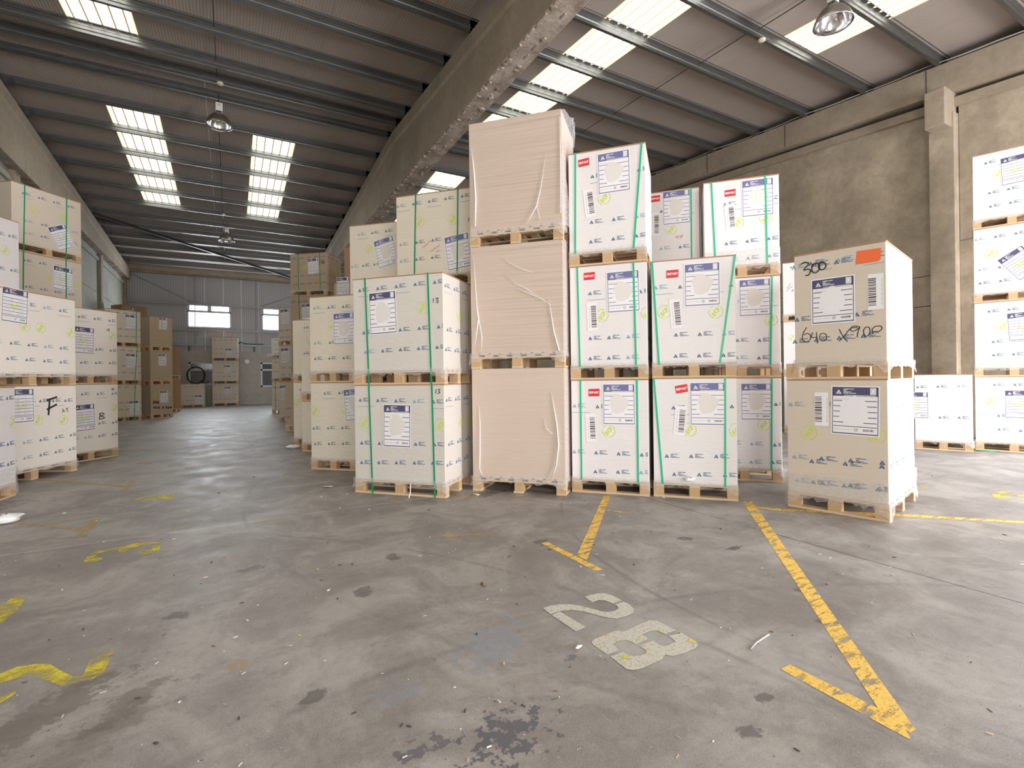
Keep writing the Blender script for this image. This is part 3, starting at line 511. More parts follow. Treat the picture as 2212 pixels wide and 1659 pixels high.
 'UK:2': [('L', 0.359, 1.437, 0, 0, 0.3, 0.2)],
 'RB:2': [('R', -0.079, 1.311, 0.262, -0.016, 1),('R', 0.005, 0.748, 0.203, -0.03, 0),('H', 0.006, [[(0.085, 0.801),(0.121, 0.837),(0.175, 0.922)], [(0.085, 0.736),(0.139, 0.795),(0.218, 0.847)]])],
 'RB:1': [('C', 0.187, 0.911),('R', 0.025, 0.639, 0.238, 0.007, 0),('R', 0.027, 0.392, 0.233, -0.007, 0)],
}
MARKS = {
 '2a': [(1.947, 2.545), (2.001, 2.547), (2.051, 2.541), (2.093, 2.515), (2.109, 2.468), (2.112, 2.381), (2.036, 2.378), (2.022, 2.438), (1.993, 2.461), (1.937, 2.459)],
 '2b': [(2.11, 2.366), (2.114, 2.312), (2.094, 2.259), (2.056, 2.223), (1.999, 2.213), (1.926, 2.219), (1.898, 2.245), (1.864, 2.296), (1.815, 2.393), (1.772, 2.437), (1.723, 2.456), (1.69, 2.463), (1.63, 2.459), (1.632, 2.549), (1.69, 2.553), (1.754, 2.536), (1.799, 2.509), (1.842, 2.462), (1.88, 2.395), (1.914, 2.326), (1.942, 2.304), (1.983, 2.299), (2.02, 2.311), (2.035, 2.335), (2.036, 2.364)],
 '2c': [(1.695, 2.46), (1.714, 2.231), (1.637, 2.223), (1.628, 2.446)],
 '8a': [(2.117, 1.951), (2.106, 2.085), (2.07, 2.109), (1.959, 2.101), (1.907, 2.092), (1.871, 2.087), (1.826, 2.119), (1.738, 2.114), (1.677, 2.11), (1.646, 2.098), (1.631, 2.068), (1.636, 1.959), (1.713, 1.957), (1.724, 2.022), (1.779, 2.025), (1.816, 2.013), (1.828, 1.956), (1.925, 1.962), (1.925, 2.013), (1.98, 2.018), (2.025, 2.006), (2.036, 1.951)],
 '8b': [(2.12, 1.918), (2.116, 1.818), (2.095, 1.786), (2.063, 1.773), (1.977, 1.769), (1.906, 1.781), (1.882, 1.808), (1.842, 1.787), (1.7, 1.78), (1.658, 1.788), (1.632, 1.812), (1.636, 1.936), (1.717, 1.936), (1.724, 1.888), (1.763, 1.869), (1.81, 1.868), (1.83, 1.884), (1.828, 1.937), (1.928, 1.94), (1.925, 1.878), (1.959, 1.864), (2.018, 1.867), (2.027, 1.881), (2.035, 1.929)],
 'Tbar': [(2.271, 3.562), (2.332, 3.55), (2.336, 2.836), (2.271, 2.845)],
 'Tstem': [(3.789, 4.57), (3.855, 4.528), (2.353, 3.042), (2.344, 3.163)],
 'small': [(1.638, 4.211), (1.733, 4.163), (1.705, 4.096), (1.624, 4.146)],
 'smallfaint': [(1.731, 4.159), (2.064, 3.988), (2.041, 3.945), (1.709, 4.105)],
 'thin': [(3.443, 4.092), (3.54, 3.875), (3.502, 3.884), (3.408, 4.051)],
 'u1': [(2.311, 5.765), (2.358, 5.715), (2.377, 5.453), (2.314, 5.419)],
 'u2': [(2.642, 5.614), (2.689, 5.584), (2.358, 5.249), (2.284, 5.296)],
 'Vstem': [(4.907, 3.548), (5.02, 3.515), (2.326, 0.934), (2.284, 0.935), (2.337, 1.068)],
 'Vbar': [(2.259, 1.444), (2.333, 1.442), (2.339, 1.067), (2.347, 1.001), (2.249, 0.918), (2.24, 0.926)],
 'yline': [(4.85, 3.343), (4.976, 3.158), (5.655, 2.549), (6.44, 1.713), (6.346, 1.688), (5.656, 2.407), (4.895, 3.107), (4.791, 3.292)],
 'ya': [(7.34, 2.914), (7.251, 2.733), (7.186, 2.717), (7.232, 2.862)],
 'yb': [(7.651, 2.308), (7.98, 2.243), (7.923, 2.212), (7.747, 2.225), (7.802, 2.073), (7.699, 2.046), (7.641, 2.218), (7.533, 2.202), (7.533, 2.002), (7.458, 1.982), (7.374, 2.202)],
 '3': [(-1.026, 5.048), (-1.029, 5.224), (-1.002, 5.344), (-0.859, 5.362), (-0.798, 5.357), (-0.782, 5.397), (-0.658, 5.383), (-0.547, 5.315), (-0.537, 5.058), (-0.612, 5.003), (-0.681, 5.051), (-0.685, 5.119), (-0.604, 5.141), (-0.59, 5.196), (-0.645, 5.274), (-0.714, 5.273), (-0.763, 5.26), (-0.768, 5.149), (-0.81, 5.164), (-0.844, 5.268), (-0.931, 5.279), (-0.973, 5.214), (-0.951, 5.128), (-0.907, 5.077), (-0.924, 5.013)],
 'Za': [(-1.004, 3.244), (-0.989, 3.323), (-0.941, 3.362), (-0.87, 3.347), (-0.805, 3.309), (-0.74, 3.207), (-0.67, 3.105), (-0.635, 3.096), (-0.638, 3.352), (-0.55, 3.328), (-0.552, 3.061), (-0.589, 3.035), (-0.638, 3.044), (-0.699, 3.039), (-0.749, 3.101), (-0.844, 3.221), (-0.893, 3.233), (-0.958, 3.217), (-0.98, 3.166)],
 'Zb': [(-0.946, 3.056), (-0.918, 3.081), (-0.87, 3.098), (-0.864, 3.07), (-0.899, 3.014), (-0.92, 2.97)],
 'Zc': [(-1.275, 4.131), (-1.286, 4.334), (-1.258, 4.509), (-1.184, 4.452), (-1.17, 4.206), (-1.189, 4.003), (-1.175, 3.804)],
 '1': [(-1.038, 7.402), (-1.014, 7.527), (-0.725, 7.501), (-0.61, 7.532), (-0.618, 7.342), (-0.655, 7.234), (-0.962, 7.333)],
 '1w': [(-0.607, 7.495), (-0.535, 7.449), (-0.54, 7.36), (-0.607, 7.403)],
 'w2': [(-1.007, 9.593), (-0.673, 9.504), (-0.664, 9.732), (-0.525, 9.762), (-0.534, 9.451), (-0.959, 9.469)],
 'w3': [(0.048, 6.853), (0.223, 6.819), (0.21, 6.728), (0.066, 6.766)],
 'La': [(-2.103, 7.113), (-1.978, 6.964), (-1.353, 6.333), (-1.266, 6.28), (-1.278, 6.137), (-1.364, 6.257), (-1.949, 6.863), (-2.064, 6.98)],
 'Lb': [(-1.271, 6.633), (-1.184, 6.579), (-1.178, 5.882), (-1.262, 5.904)],
 'Ma': [(-2.51, 9.835), (-2.116, 9.455), (-1.373, 8.625), (-1.257, 8.522), (-1.272, 8.382), (-1.4, 8.545), (-2.108, 9.329), (-2.476, 9.704)],
 'Mb': [(-1.265, 8.889), (-1.195, 8.844), (-1.198, 8.14), (-1.261, 8.13)],
 'Na': [(-1.423, 10.901), (-1.202, 10.708), (-1.22, 10.519), (-1.45, 10.716)],
}

# ------------------------------------------------------------------ setting
YR, ZR, SN, SF, SP = 14.786, 8.867, .0771, .0641, 1.4434
XL, XR, YN, YF = -5.05, 13.74, -6.4, 34.2
def zp(y): return ZR - (SN*(YR-y) if y < YR else SF*(y-YR))     # underside of the purlins

fl = MB(); fl.poly([(XL-.3, YN-.2, 0), (XR+.3, YN-.2, 0), (XR+.3, YF+.3, 0), (XL-.3, YF+.3, 0)], 'floor')
floor_o = tag(fl.build('floor'), 'worn grey concrete warehouse floor with tyre tracks and dark joints', kind='structure')

ceiling = tag(empty('ceiling', (0, 0, 0)), 'low-pitched ribbed metal roof on steel purlins and concrete rafters', kind='structure')
RO = .235
X0, DX = -2.87, 1.18
def roof_piece(x0, x1, y0, y1, k, name, th=.05):
    m = MB(); z0, z1 = zp(y0)+RO, zp(y1)+RO
    m.v = [(x0, y0, z0), (x1, y0, z0), (x1, y1, z1), (x0, y1, z1), (x0, y0, z0+th), (x1, y0, z0+th), (x1, y1, z1+th), (x0, y1, z1+th)]
    m.f = [(0, 3, 2, 1), (4, 5, 6, 7), (0, 1, 5, 4), (1, 2, 6, 5), (2, 3, 7, 6), (3, 0, 4, 7)]; m.m = [0]*6; m.mi(k)
    return m.build(name, ceiling)
def skylight(x0, x1, y0, y1, k='sky'):
    # the sheet is cut where it laps over each purlin
    m = MB(); z0, z1 = zp(y0)+RO, zp(y1)+RO
    m = MB(); W_ = x1-x0; n = 40; vs = []
    for i in range(n+1):
        x = W_*i/n; d = .012*math.cos(2*PI*(x/.232)); vs.append((x, d))
    for i in range(n):
        (xa, da), (xb, db) = vs[i], vs[i+1]
        m.poly([(xa, 0, z0+da-z0), (xb, 0, db), (xb, y1-y0, z1-z0+db), (xa, y1-y0, z1-z0+da)], k)
    o = m.build('skylight_sheet', ceiling, loc=(x0, y0, z0+.012))
    fr = MB()
    for xx in (x0-.01, x1-.025):
        fr.v += [(xx, y0, z0-.004), (xx+.035, y0, z0-.004), (xx+.035, y1, z1-.004), (xx, y1, z1-.004)]; b = len(fr.v)-4; fr.f.append((b, b+3, b+2, b+1)); fr.m.append(fr.mi('skyedge'))
    fr.build('skylight_edge', ceiling)
NEARK = [13.483 - SP*i for i in range(14)]
FARK = [YR + (1.28+i)*.9623*1.5 for i in range(12)]
sky_near = {0: (1.93, 13.45), 8: (1.93, 13.45), 11: (-3.9, 6.2), 3: (-3.9, -.4)}
sky_far = {0: (17.16, 23.95), 3: (17.16, 23.95), 8: (17.1, 23.95), 11: (17.1, 23.95)}
for i in range(-2, 15):
    xa = max(X0+DX*i, XL-.1); xb = min(X0+DX*(i+1)-.004, XR+.2)
    for (ya, yb), sk in (((YN-.2, YR), sky_near.get(i)), ((YR, YF+.2), sky_far.get(i))):
        if sk is None: roof_piece(xa, xb, ya, yb, 'roof', 'roof_panel')
        else:
            roof_piece(xa, xb, ya, sk[0], 'roof', 'roof_panel'); roof_piece(xa, xb, sk[1], yb, 'roof', 'roof_panel')
            skylight(xa, xb, *sk, k='sky' if i < 7 else 'sky_clean')
# purlins: cold-formed zeds, one length per bay
H_ = .24
zed = [(-.065, .022), (-.065, 0), (0, 0), (0, .055), (.014, .072), (.014, .128), (0, .145), (0, H_), (.065, H_), (.065, H_-.022)]
def purlin(y, x0, x1, flip=False):
    m = MB(); sl = zp(y); th = .004
    pr = [(p if flip else -p, q) for p, q in zed]
    n = len(pr)
    for (p0, q0), (p1, q1) in zip(pr[:-1], pr[1:]):
        d = Vector((p1-p0, q1-q0)); nn = Vector((-d.y, d.x)).normalized()*th
        m.prism([(p0, q0), (p1, q1), (p1+nn.x, q1+nn.y), (p0+nn.x, q0+nn.y)], 0, x0, x1, 'galv', cap=True)
    return m.build('purlin', ceiling, loc=(0, y, sl))
XM = 4.54
ys = NEARK + [YR-.44, YR+.44] + FARK
for y in ys:
    far = y > YR
    purlin(y, -5.0, XM+.25, far); purlin(y, XM-.25, 13.86, far)
    for x in (-4.62, XM, 13.62):                                        # bolted cleats on the rafters
        m = MB(); s_ = 1 if not far else -1
        m.box((x-.05, y+.006*s_-.004, zp(y)), (x+.05, y+.006*s_+.006, zp(y)+.17), 'dark_steel'); m.box((x-.05, min(y+.006*s_, y+.09*s_), zp(y)-.002), (x+.05, max(y+.006*s_, y+.09*s_), zp(y)+.008), 'dark_steel')
        m.build('purlin_cleat', ceiling)
# sag rods between the purlins at mid bay
for x in (-.23, 9.3):
    for a, b in zip(sorted(ys)[:-1], sorted(ys)[1:]):
        if b < 1 or (a < YR < b): continue
        m = MB(); m.tube([(x, a, zp(a)+.19), (x, b, zp(b)+.13)], .009, 'dark_steel', 6); m.build('sag_rod', ceiling)
# wind brace of the last bay
m = MB(); a, b = Vector((-4.85, 25.45, zp(25.45)-.03)), Vector((4.4, 34.0, zp(34.0)-.10)); d = (b-a).normalized(); sd = d.cross(Vector((0, 0, 1))).normalized()*.055
for o_, q_ in ((Vector((0, 0, 0)), Vector((0, 0, .008))),):
    m.v += [tuple(a+sd), tuple(a-sd), tuple(b-sd), tuple(b+sd)] + [tuple(p+q_) for p in (a+sd, a-sd, b-sd, b+sd)]
    m.f += [(0, 1, 2, 3), (7, 6, 5, 4), (0, 4, 5, 1), (1, 5, 6, 2), (2, 6, 7, 3), (3, 7, 4, 0)]; m.m += [m.mi('dark_steel')]*6
n0 = len(m.v); q_ = Vector((0, 0, .11))
m.v += [tuple(p) for p in (a+sd, b+sd, b+sd+q_, a+sd+q_, a+sd*.85, b+sd*.85, b+sd*.85+q_, a+sd*.85+q_)]
m.f += [tuple(n0+i for i in f) for f in ((0, 1, 2, 3), (7, 6, 5, 4), (3, 2, 6, 7), (0, 4, 5, 1))]; m.m += [0]*4
m.build('wind_brace', ceiling)

# concrete rafters: level soffit, top following the roof
def rafter(xa, xb, name):
    xc = (xa+xb)/2; hw = (xb-xa)/2; rows = []
    YS = [YN, 4, 10, YR, 20, 27, YF-.05]
    def sec(y):
        t = zp(y)-.012; z0 = 7.08; tf = t-.30; 
        return [(-hw+.012, z0), (hw-.012, z0), (hw, z0+.012), (hw, z0+.20), (hw-.045, z0+.25), (hw-.045, tf-.06), (hw, tf), (hw, t), (-hw, t), (-hw, tf), (-hw+.045, tf-.06), (-hw+.045, z0+.25), (-hw, z0+.20), (-hw, z0+.012)]
    m = MB(); N = 14
    for y in YS:
        for p, q in sec(y): m.v.append((xc+p, y, q))
    for i in range(len(YS)-1):
        for j in range(N):
            k = (j+1) % N; m.f.append((i*N+j, (i+1)*N+j, (i+1)*N+k, i*N+k)); m.m.append(m.mi('spall' if j in (0,) else 'conc_beam'))
    m.f.append(tuple(range(N))); m.m.append(m.mi('conc_beam')); m.f.append(tuple((len(YS)-1)*N+j for j in range(N-1, -1, -1))); m.m.append(m.mi('conc_beam'))
    return m.build(name, ceiling)
rafter(4.305, 4.78, 'rafter'); rafter(-5.2, -4.758, 'rafter')
# ragged, spalled lower edge of the middle rafter: broken lumps of concrete along the arris
m = MB(); rnd = random.Random(3); y = 5.2
while y < 20:
    l = rnd.uniform(.05, .22); h = rnd.uniform(.008, .03); wd = rnd.uniform(.03, .16); x = 4.305 + rnd.choice((0, 0, .02, .28))
    zz = 7.08; nn = 6; pts = [(x+wd*.5+wd*.5*math.cos(2*PI*k/nn)*rnd.uniform(.7, 1.1), y+l*.5+l*.5*math.sin(2*PI*k/nn)*rnd.uniform(.7, 1.1)) for k in range(nn)]
    b0 = len(m.v); m.v += [(max(p, 4.30), q, zz+.01) for p, q in pts] + [((max(p, 4.30)*.7+(x+wd*.5)*.3), q*.8+(y+l*.5)*.2, zz-h) for p, q in pts]
    for k in range(nn): m.f.append((b0+k, b0+(k+1) % nn, b0+nn+(k+1) % nn, b0+nn+k)); m.m.append(m.mi('spall'))
    m.f.append(tuple(b0+nn+k for k in range(nn))); m.m.append(0); y += l*rnd.uniform(.35, .9)
tag(fixn(m.build('spalled_edge', ceiling)), 'broken crumbling lower edge of the middle rafter', kind='stuff')

# right wall: concrete panels, columns with corbels, sloping eaves beam
wr = tag(empty('wall_right', (XR, 0, 0)), 'stained brown concrete side wall on the right', kind='structure')
def wbox(a, b, k, name, par, bev=.0):
    m = MB(); m.box(a, b, k); o = m.build(name, None, bev); o.parent = par; o.matrix_parent_inverse = Matrix.Translation(-Vector(par.location)); return o
COLS = [-5.2, 4.83, 14.86, 24.89, 33.9]
for ya, yb in zip(COLS[:-1], COLS[1:]):
    y0, y1 = ya+.235, yb-.235
    for z0, z1 in ((0, 2.9), (2.915, 3.58), (3.595, 8.6)) if ya > 0 else ((4.25, 8.6),):
        zt0 = min(z1, zp(y0)-.72); zt1 = min(z1, zp(y1)-.72)
        m = MB(); m.v = [(XR, y0, z0), (XR, y1, z0), (XR, y1, zt1), (XR, y0, zt0), (XR+.2, y0, z0), (XR+.2, y1, z0), (XR+.2, y1, zt1), (XR+.2, y0, zt0)]
        m.f = [(0, 1, 2, 3), (7, 6, 5, 4), (3, 2, 6, 7), (0, 4, 5, 1)]; m.m = [m.mi('conc_wall')]*4
        o = m.build('wall_panel'); o.parent = wr; o.matrix_parent_inverse = Matrix.Translation(-Vector(wr.location))
m = MB()
for (dz0, dz1, xa, xb) in ((-.64, -.012, 13.50, 14.1), (-.93, -.74, 13.66, 14.1)):
    for ya, yb in ((YN, YR), (YR, YF)):
        b0 = len(m.v); za, zb = zp(ya), zp(yb)
        m.v += [(xa, ya, za+dz0), (xb, ya, za+dz0), (xb, yb, zb+dz0), (xa, yb, zb+dz0), (xa, ya, za+dz1), (xb, ya, za+dz1), (xb, yb, zb+dz1), (xa, yb, zb+dz1)]
        m.f += [tuple(b0+i for i in f) for f in ((0, 3, 2, 1), (4, 5, 6, 7), (0, 1, 5, 4), (1, 2, 6, 5), (2, 3, 7, 6), (3, 0, 4, 7))]; m.m += [m.mi('conc_beam')]*6
o = m.build('edge_beam'); o.parent = wr; o.matrix_parent_inverse = Matrix.Translation(-Vector(wr.location))
for y in (5.07, 8.3, 10.9):                                               # shuttering joints in the beam
    wbox((13.494, y-.005, zp(y)-.62), (13.503, y+.005, zp(y)-.03), 'black', 'beam_joint', wr)
for y in COLS:
    wbox((13.53, y-.225, 0), (13.97, y+.225, 7.0), 'conc_wall', 'column', wr, .012)
    wbox((13.22, y-.185, 6.68), (13.9, y+.185, zp(y)-.62), 'conc_beam', 'corbel', wr, .02)
wbox((XR, 2.25, 0), (XR+.2, 4.6, 4.24), 'conc_wall', 'wall_panel', wr); wbox((XR, -4.97, 0), (XR+.2, -3.4, 4.24), 'conc_wall', 'wall_panel', wr)
m = MB(); pts = []
for k in range(70):
    y = -2+k*.28; pts.append((13.47, y, zp(y)-.0+.035*abs(math.sin(k*.31))+.012*math.sin(k*1.3)))
m.tube(pts, .007, 'cable', 6); pts2 = [(x-.012, y, z+.01*math.sin(y*2)) for x, y, z in pts]; m.tube(pts2, .006, 'cable', 6)
o = m.build('cable_run', None, smooth=True); o.parent = wr; o.matrix_parent_inverse = Matrix.Translation(-Vector(wr.location)); o['label'] = 'thin grey cables sagging along the beam top'

# left wall
wl = tag(empty('wall_left', (XL, 0, 0)), 'pale concrete block side wall on the left', kind='structure')
ybs = [-6.4, 0, 6, 12, 16.2, 20.2, 24.2, 28.05, 34.2]
for ya, yb in zip(ybs[:-1], ybs[1:]):
    for z0, z1 in ((0, 1.75), (1.765, 3.55), (3.565, 5.35), (5.365, 7.2)):
        wbox((XL-.2, ya+.006, z0), (XL, yb-.006, z1), 'conc_wall_l', 'wall_panel', wl)
for y in (8.1, 18.1, 28.1, 33.9): wbox((XL-.1, y-.2, 0), (XL+.13, y+.2, 7.08), 'conc_beam', 'column', wl, .012)
wbox((XL-.12, YN, 6.75), (XL+.06, YF, 6.9), 'conc_wall_l', 'wall_ledge', wl)
wbox((XL-.3, YN, 7.1), (XL-.1, YF, 9.3), 'conc_wall_l', 'gable_infill', wl)
wr2 = wbox((XR+.16, YN, 7.0), (XR+.36, YF, 9.3), 'conc_wall', 'gable_infill', wr)

# wall behind the camera with an open dock door and an opening added for fill
wn = tag(empty('wall_near', (0, YN, 0)), 'concrete wall behind the camera with a dock door and an added fill opening', kind='structure')
for a, b in (((XL-.2, 0), (-4.0, 8.2)), ((1.6, 0), (8.6, 8.2)), ((11.8, 0), (14.1, 8.2)), ((-4.0, 5.0), (1.6, 8.2)), ((8.6, 4.7), (11.8, 8.2))):
    wbox((a[0], YN-.3, a[1]), (b[0], YN-.1, b[1]), 'conc_wall', 'wall_panel', wn)

# far wall: rendered base, ribbed liner, girts, windows
wf = tag(empty('wall_far', (0, YF, 0)), 'far gable wall of grey ribbed sheet above a rendered base', kind='structure')
def fb(x0, x1, z0, z1, y0, y1, k, name, bev=0): return wbox((x0, YF+y0, z0), (x1, YF+y1, z1), k, name, wf, bev)
LW = ((-2.13, -.72, 1.22, 2.55), (1.58, 2.95, 1.05, 2.54))                 # low windows
HW = ((-2.16, .03, 4.57, 5.94), (1.68, 3.88, 4.52, 5.93))                  # high windows
xs = [XL]+[v for q in LW for v in q[:2]]+[14.1]
for x0, x1 in zip(xs[::2], xs[1::2]): fb(x0, x1, 0, 3.2, -.12, .1, 'plaster', 'rendered_base')
for x0, x1, z0, z1 in LW: fb(x0, x1, 0, z0, -.12, .1, 'plaster', 'rendered_base'); fb(x0, x1, z1, 3.2, -.12, .1, 'plaster', 'rendered_base')
for i in range(21):
    x0 = XL+.94*i; x1 = min(x0+.935, 14.1)
    segs = [(3.2, 7.6)]
    for hx0, hx1, z0, z1 in HW:
        if x1 > hx0 and x0 < hx1:
            segs = [(3.2, z0), (z1, 7.6)]
            if x0 < hx0-.02: fb(x0, hx0, z0, z1, 0, .06, 'clad', 'liner_panel')
            if x1 > hx1+.02: fb(hx1, x1, z0, z1, 0, .06, 'clad', 'liner_panel')
    for z0, z1 in segs: fb(x0, x1, z0, z1, 0, .06, 'clad', 'liner_panel')
fb(XL, 14.1, 7.52, 7.62, -.26, 0, 'conc_beam', 'eaves_beam'); fb(XL, 14.1, 7.62, 7.9, -.5, 0, 'conc_beam', 'eaves_beam', .01); fb(XL, 14.1, 7.85, 8.3, -.05, .05, 'clad', 'liner_panel')
for z in (5.95, 4.47, 3.60): fb(XL, 14.1, z-.0, z+.012, -.16, 0, 'girt', 'girt'); fb(XL, 14.1, z-.10, z+.002, -.16, -.145, 'girt', 'girt')
for x in (-1.78, 1.38, 4.6, 7.8, 11): fb(x-.02, x+.02, 3.7, 7.52, -.07, 0, 'girt', 'post')
for x in (-2.1, 1.24, 4.4): fb(x-.045, x+.045, 3.2, 3.5, -.09, 0, 'dark_steel', 'stub_post')
def rod(a, b, r=.01):
    m = MB(); m.tube([a, b], r, 'dark_steel', 6); o = m.build('tie_rod'); o.parent = wf; o.matrix_parent_inverse = Matrix.Translation(-Vector(wf.location))
rod((-4.8, YF-.1, 7.45), (-1.9, YF-.1, 6.0)); rod((1.7, YF-.1, 6.0), (5.2, YF-.1, 7.5))
for i, (x0, x1, z0, z1) in enumerate(HW):
    wd = tag(empty(f'window_{i+1}', ((x0+x1)/2, YF-.03, z0)), ['high white-framed window letting in daylight, left of the two', 'high white-framed window partly hidden by stacked pallets on the right'][i], kind='structure')
    def wb(a, b, k, n, bev=0):
        o = wbox(a, b, k, n, wd, bev); return o
    y = YF-.05
    for a, b in (((x0, z0), (x1, z0+.06)), ((x0, z1-.06), (x1, z1)), ((x0, z0), (x0+.06, z1)), ((x1-.06, z0), (x1, z1)), ((x0, z1-.50), (x1, z1-.42)), (((x0+x1)/2-.05, z1-.45), ((x0+x1)/2+.05, z1))): wb((a[0], y-.03, a[1]), (b[0], y+.04, b[1]), 'upvc', 'window_frame')
    for sx0, sx1 in ((x0+.06, (x0+x1)/2-.05), ((x0+x1)/2+.05, x1-.06)):
        for a, b in (((sx0, z1-.42), (sx1, z1-.38)), ((sx0, z1-.11), (sx1, z1-.06)), ((sx0, z1-.42), (sx0+.05, z1-.06)), ((sx1-.05, z1-.42), (sx1, z1-.06))): wb((a[0], y-.045, a[1]), (b[0], y-.03, b[1]), 'upvc', 'vent_sash')
        wb((sx0+.05, y+.0, z1-.38), (sx1-.05, y+.01, z1-.11), 'winlight', 'window_pane')
    wb((x0+.06, y+.0, z0+.06), (x1-.06, y+.01, z1-.50), 'winlight', 'window_pane')
    wb((x0-.05, y-.09, z0-.03), (x1+.05, y+.02, z0), 'upvc', 'window_sill')
for i, (x0, x1, z0, z1) in enumerate(LW):
    wd = tag(empty(f'window_{i+3}', ((x0+x1)/2, YF-.1, z0)), ['low dark window behind a hanging black hose', 'low dark window with lowered blind at the right of the wall'][i], kind='structure')
    y = YF-.06; k = 'frame_grey'
    def wb(a, b, kk, n): return wbox(a, b, kk, n, wd)
    for a, b in (((x0, z0), (x1, z0+.09)), ((x0, z1-.09), (x1, z1)), ((x0, z0), (x0+.09, z1)), ((x1-.09, z0), (x1, z1)), ((x0, z1-.50), (x1, z1-.40))): wb((a[0], y-.03, a[1]), (b[0], y+.04, b[1]), k if i == 0 else 'upvc', 'window_frame')
    wb((x0+.09, y+.01, z1-.40), (x1-.09, y+.02, z1-.09), 'darkglass', 'window_pane'); wb((x0+.09, y+.01, z0+.09), (x1-.09, y+.02, z1-.5), 'darkglass', 'window_pane')
    m = MB(); n = 14
    for q in range(n):
        za = z0+.1+q*(z1-.5-z0-.1)/n; m.box((x0+.09, y+.0, za), (x1-.09, y+.008, za+.045), 'blind')
    o = m.build('blind'); o.parent = wd; o.matrix_parent_inverse = Matrix.Translation(-Vector(wd.location)); o['kind'] = 'stuff'

# ------------------------------------------------------------------ painted floor marks
def mark(keys, k, name, label, cat='floor marking', z=.0015, bend=None):
    m = MB()
    for i, q in enumerate(keys):
        P = MARKS[q]; m.poly([(x, y, z+.0004*i) for x, y in P], k)
    cx = sum(v[0] for v in m.v)/len(m.v); cy = sum(v[1] for v in m.v)/len(m.v)
    m.v = [(x-cx, y-cy, zz) for x, y, zz in m.v]
    o = m.build(name, None, loc=(cx, cy, 0))
    bm = bmesh.new(); bm.from_mesh(o.data); bmesh.ops.recalc_face_normals(bm, faces=bm.faces)
    for f in bm.faces:
        if f.normal.z < 0: f.normal_flip()
    bmesh.ops.triangulate(bm, faces=bm.faces); bm.to_mesh(o.data); bm.free()
    return tag(o, label, cat)
mark(['2a', '2b', '2c'], 'grey_paint', 'painted_digit', 'grey-white stencilled digit 2 painted on the floor in the foreground')
d8 = mark(['8a', '8b'], 'grey_paint', 'painted_digit', 'grey-white stencilled digit 8 with yellow specks on the foreground floor')
sp = mark(['8a', '8b'], 'lime_spots', 'yellow_specks', None, None, .003); sp.parent = d8; sp.location = (0, 0, 0); sp.scale = (.985, .985, 1)
t_ = mark(['Tbar', 'Tstem'], 'yel', 'bay_line', 'scuffed yellow T-shaped bay line in front of the green-strapped pallets', z=.0012)
mark(['Vstem', 'Vbar'], 'yel', 'bay_line', 'long yellow V-shaped bay line running to the lower right', z=.0012)
mark(['small', 'smallfaint'], 'yel_old', 'paint_trace', 'short yellow dash fading to grey on the open floor', z=.0012)
mark(['thin'], 'yel', 'paint_trace', 'thin curved yellow scratch of paint beside the T-shaped line')
mark(['u1', 'u2'], 'yel_old', 'bay_line', 'faint worn yellow V mark in front of the brown board stack')
mark(['yline'], 'yel', 'bay_line', 'thin yellow line passing under the orange-stickered pallet towards the right')
mark(['ya'], 'yel_lime', 'paint_trace', 'short pale yellow dash behind the taped stack')
mark(['yb'], 'yel_lime', 'painted_digit', 'pale yellow broken lettering on the bright floor at far right')
mark(['3'], 'yel_lime', 'painted_digit', 'worn yellow stencilled digit 3 on the floor at left')
mark(['Za', 'Zb'], 'yel_lime', 'painted_digit', 'worn yellow stencilled digit 2 cut off by the lower left edge')
mark(['Zc'], 'yel_lime', 'painted_digit', 'fragment of a worn yellow digit at the left edge')
mark(['1'], 'yel_lime', 'painted_digit', 'small yellow stencilled stroke on the floor in the aisle')
mark(['1w'], 'white_paint', 'paint_trace', 'tiny white paint trace at the end of the yellow stroke in the aisle')
mark(['w2'], 'white_paint', 'paint_trace', 'faint white paint trace farther down the aisle')
mark(['w3'], 'white_paint', 'paint_trace', 'faint white paint trace in the middle of the aisle')
mark(['La', 'Lb'], 'yel_old', 'bay_line', 'old yellow T-shaped bay line at left, nearest of its row')
mark(['Ma', 'Mb'], 'yel_old', 'bay_line', 'old yellow T-shaped bay line in front of the pallet marked F')
mark(['Na'], 'yel_old', 'bay_line', 'short old yellow bar in front of the pallet marked B')

# ------------------------------------------------------------------ pallets of wrapped paper
def tri_logo(mb, fn, x, z, s, k, e):
    """triangle emblem, x = centre, z = base"""
    h = .046*s; w_ = .052*s; t = .010*s
    mb.poly([fn(x-w_/2, z, e), fn(x-w_/2+t*1.3, z, e), fn(x, z+h-t*1.7, e), fn(x, z+h, e)], k)
    mb.poly([fn(x+w_/2-t*1.3, z, e), fn(x+w_/2, z, e), fn(x, z+h, e), fn(x, z+h-t*1.7, e)], k)
    for a, b in ((-.32, -.2), (-.1, .02), (.12, .3)): mb.poly([fn(x+a*w_, z-.001*s, e), fn(x+b*w_, z-.001*s, e), fn(x+b*w_, z+.014*s, e), fn(x+a*w_, z+.014*s, e)], k)
    mb.poly([fn(x-.14*w_, z+.016*s, e), fn(x+.14*w_, z+.016*s, e), fn(x+.14*w_, z+.021*s, e), fn(x-.14*w_, z+.021*s, e)], k)
WORDS = ('PAPERBOARDS', 'AND', 'SPECIALTY', 'PAPERS DIVISION')
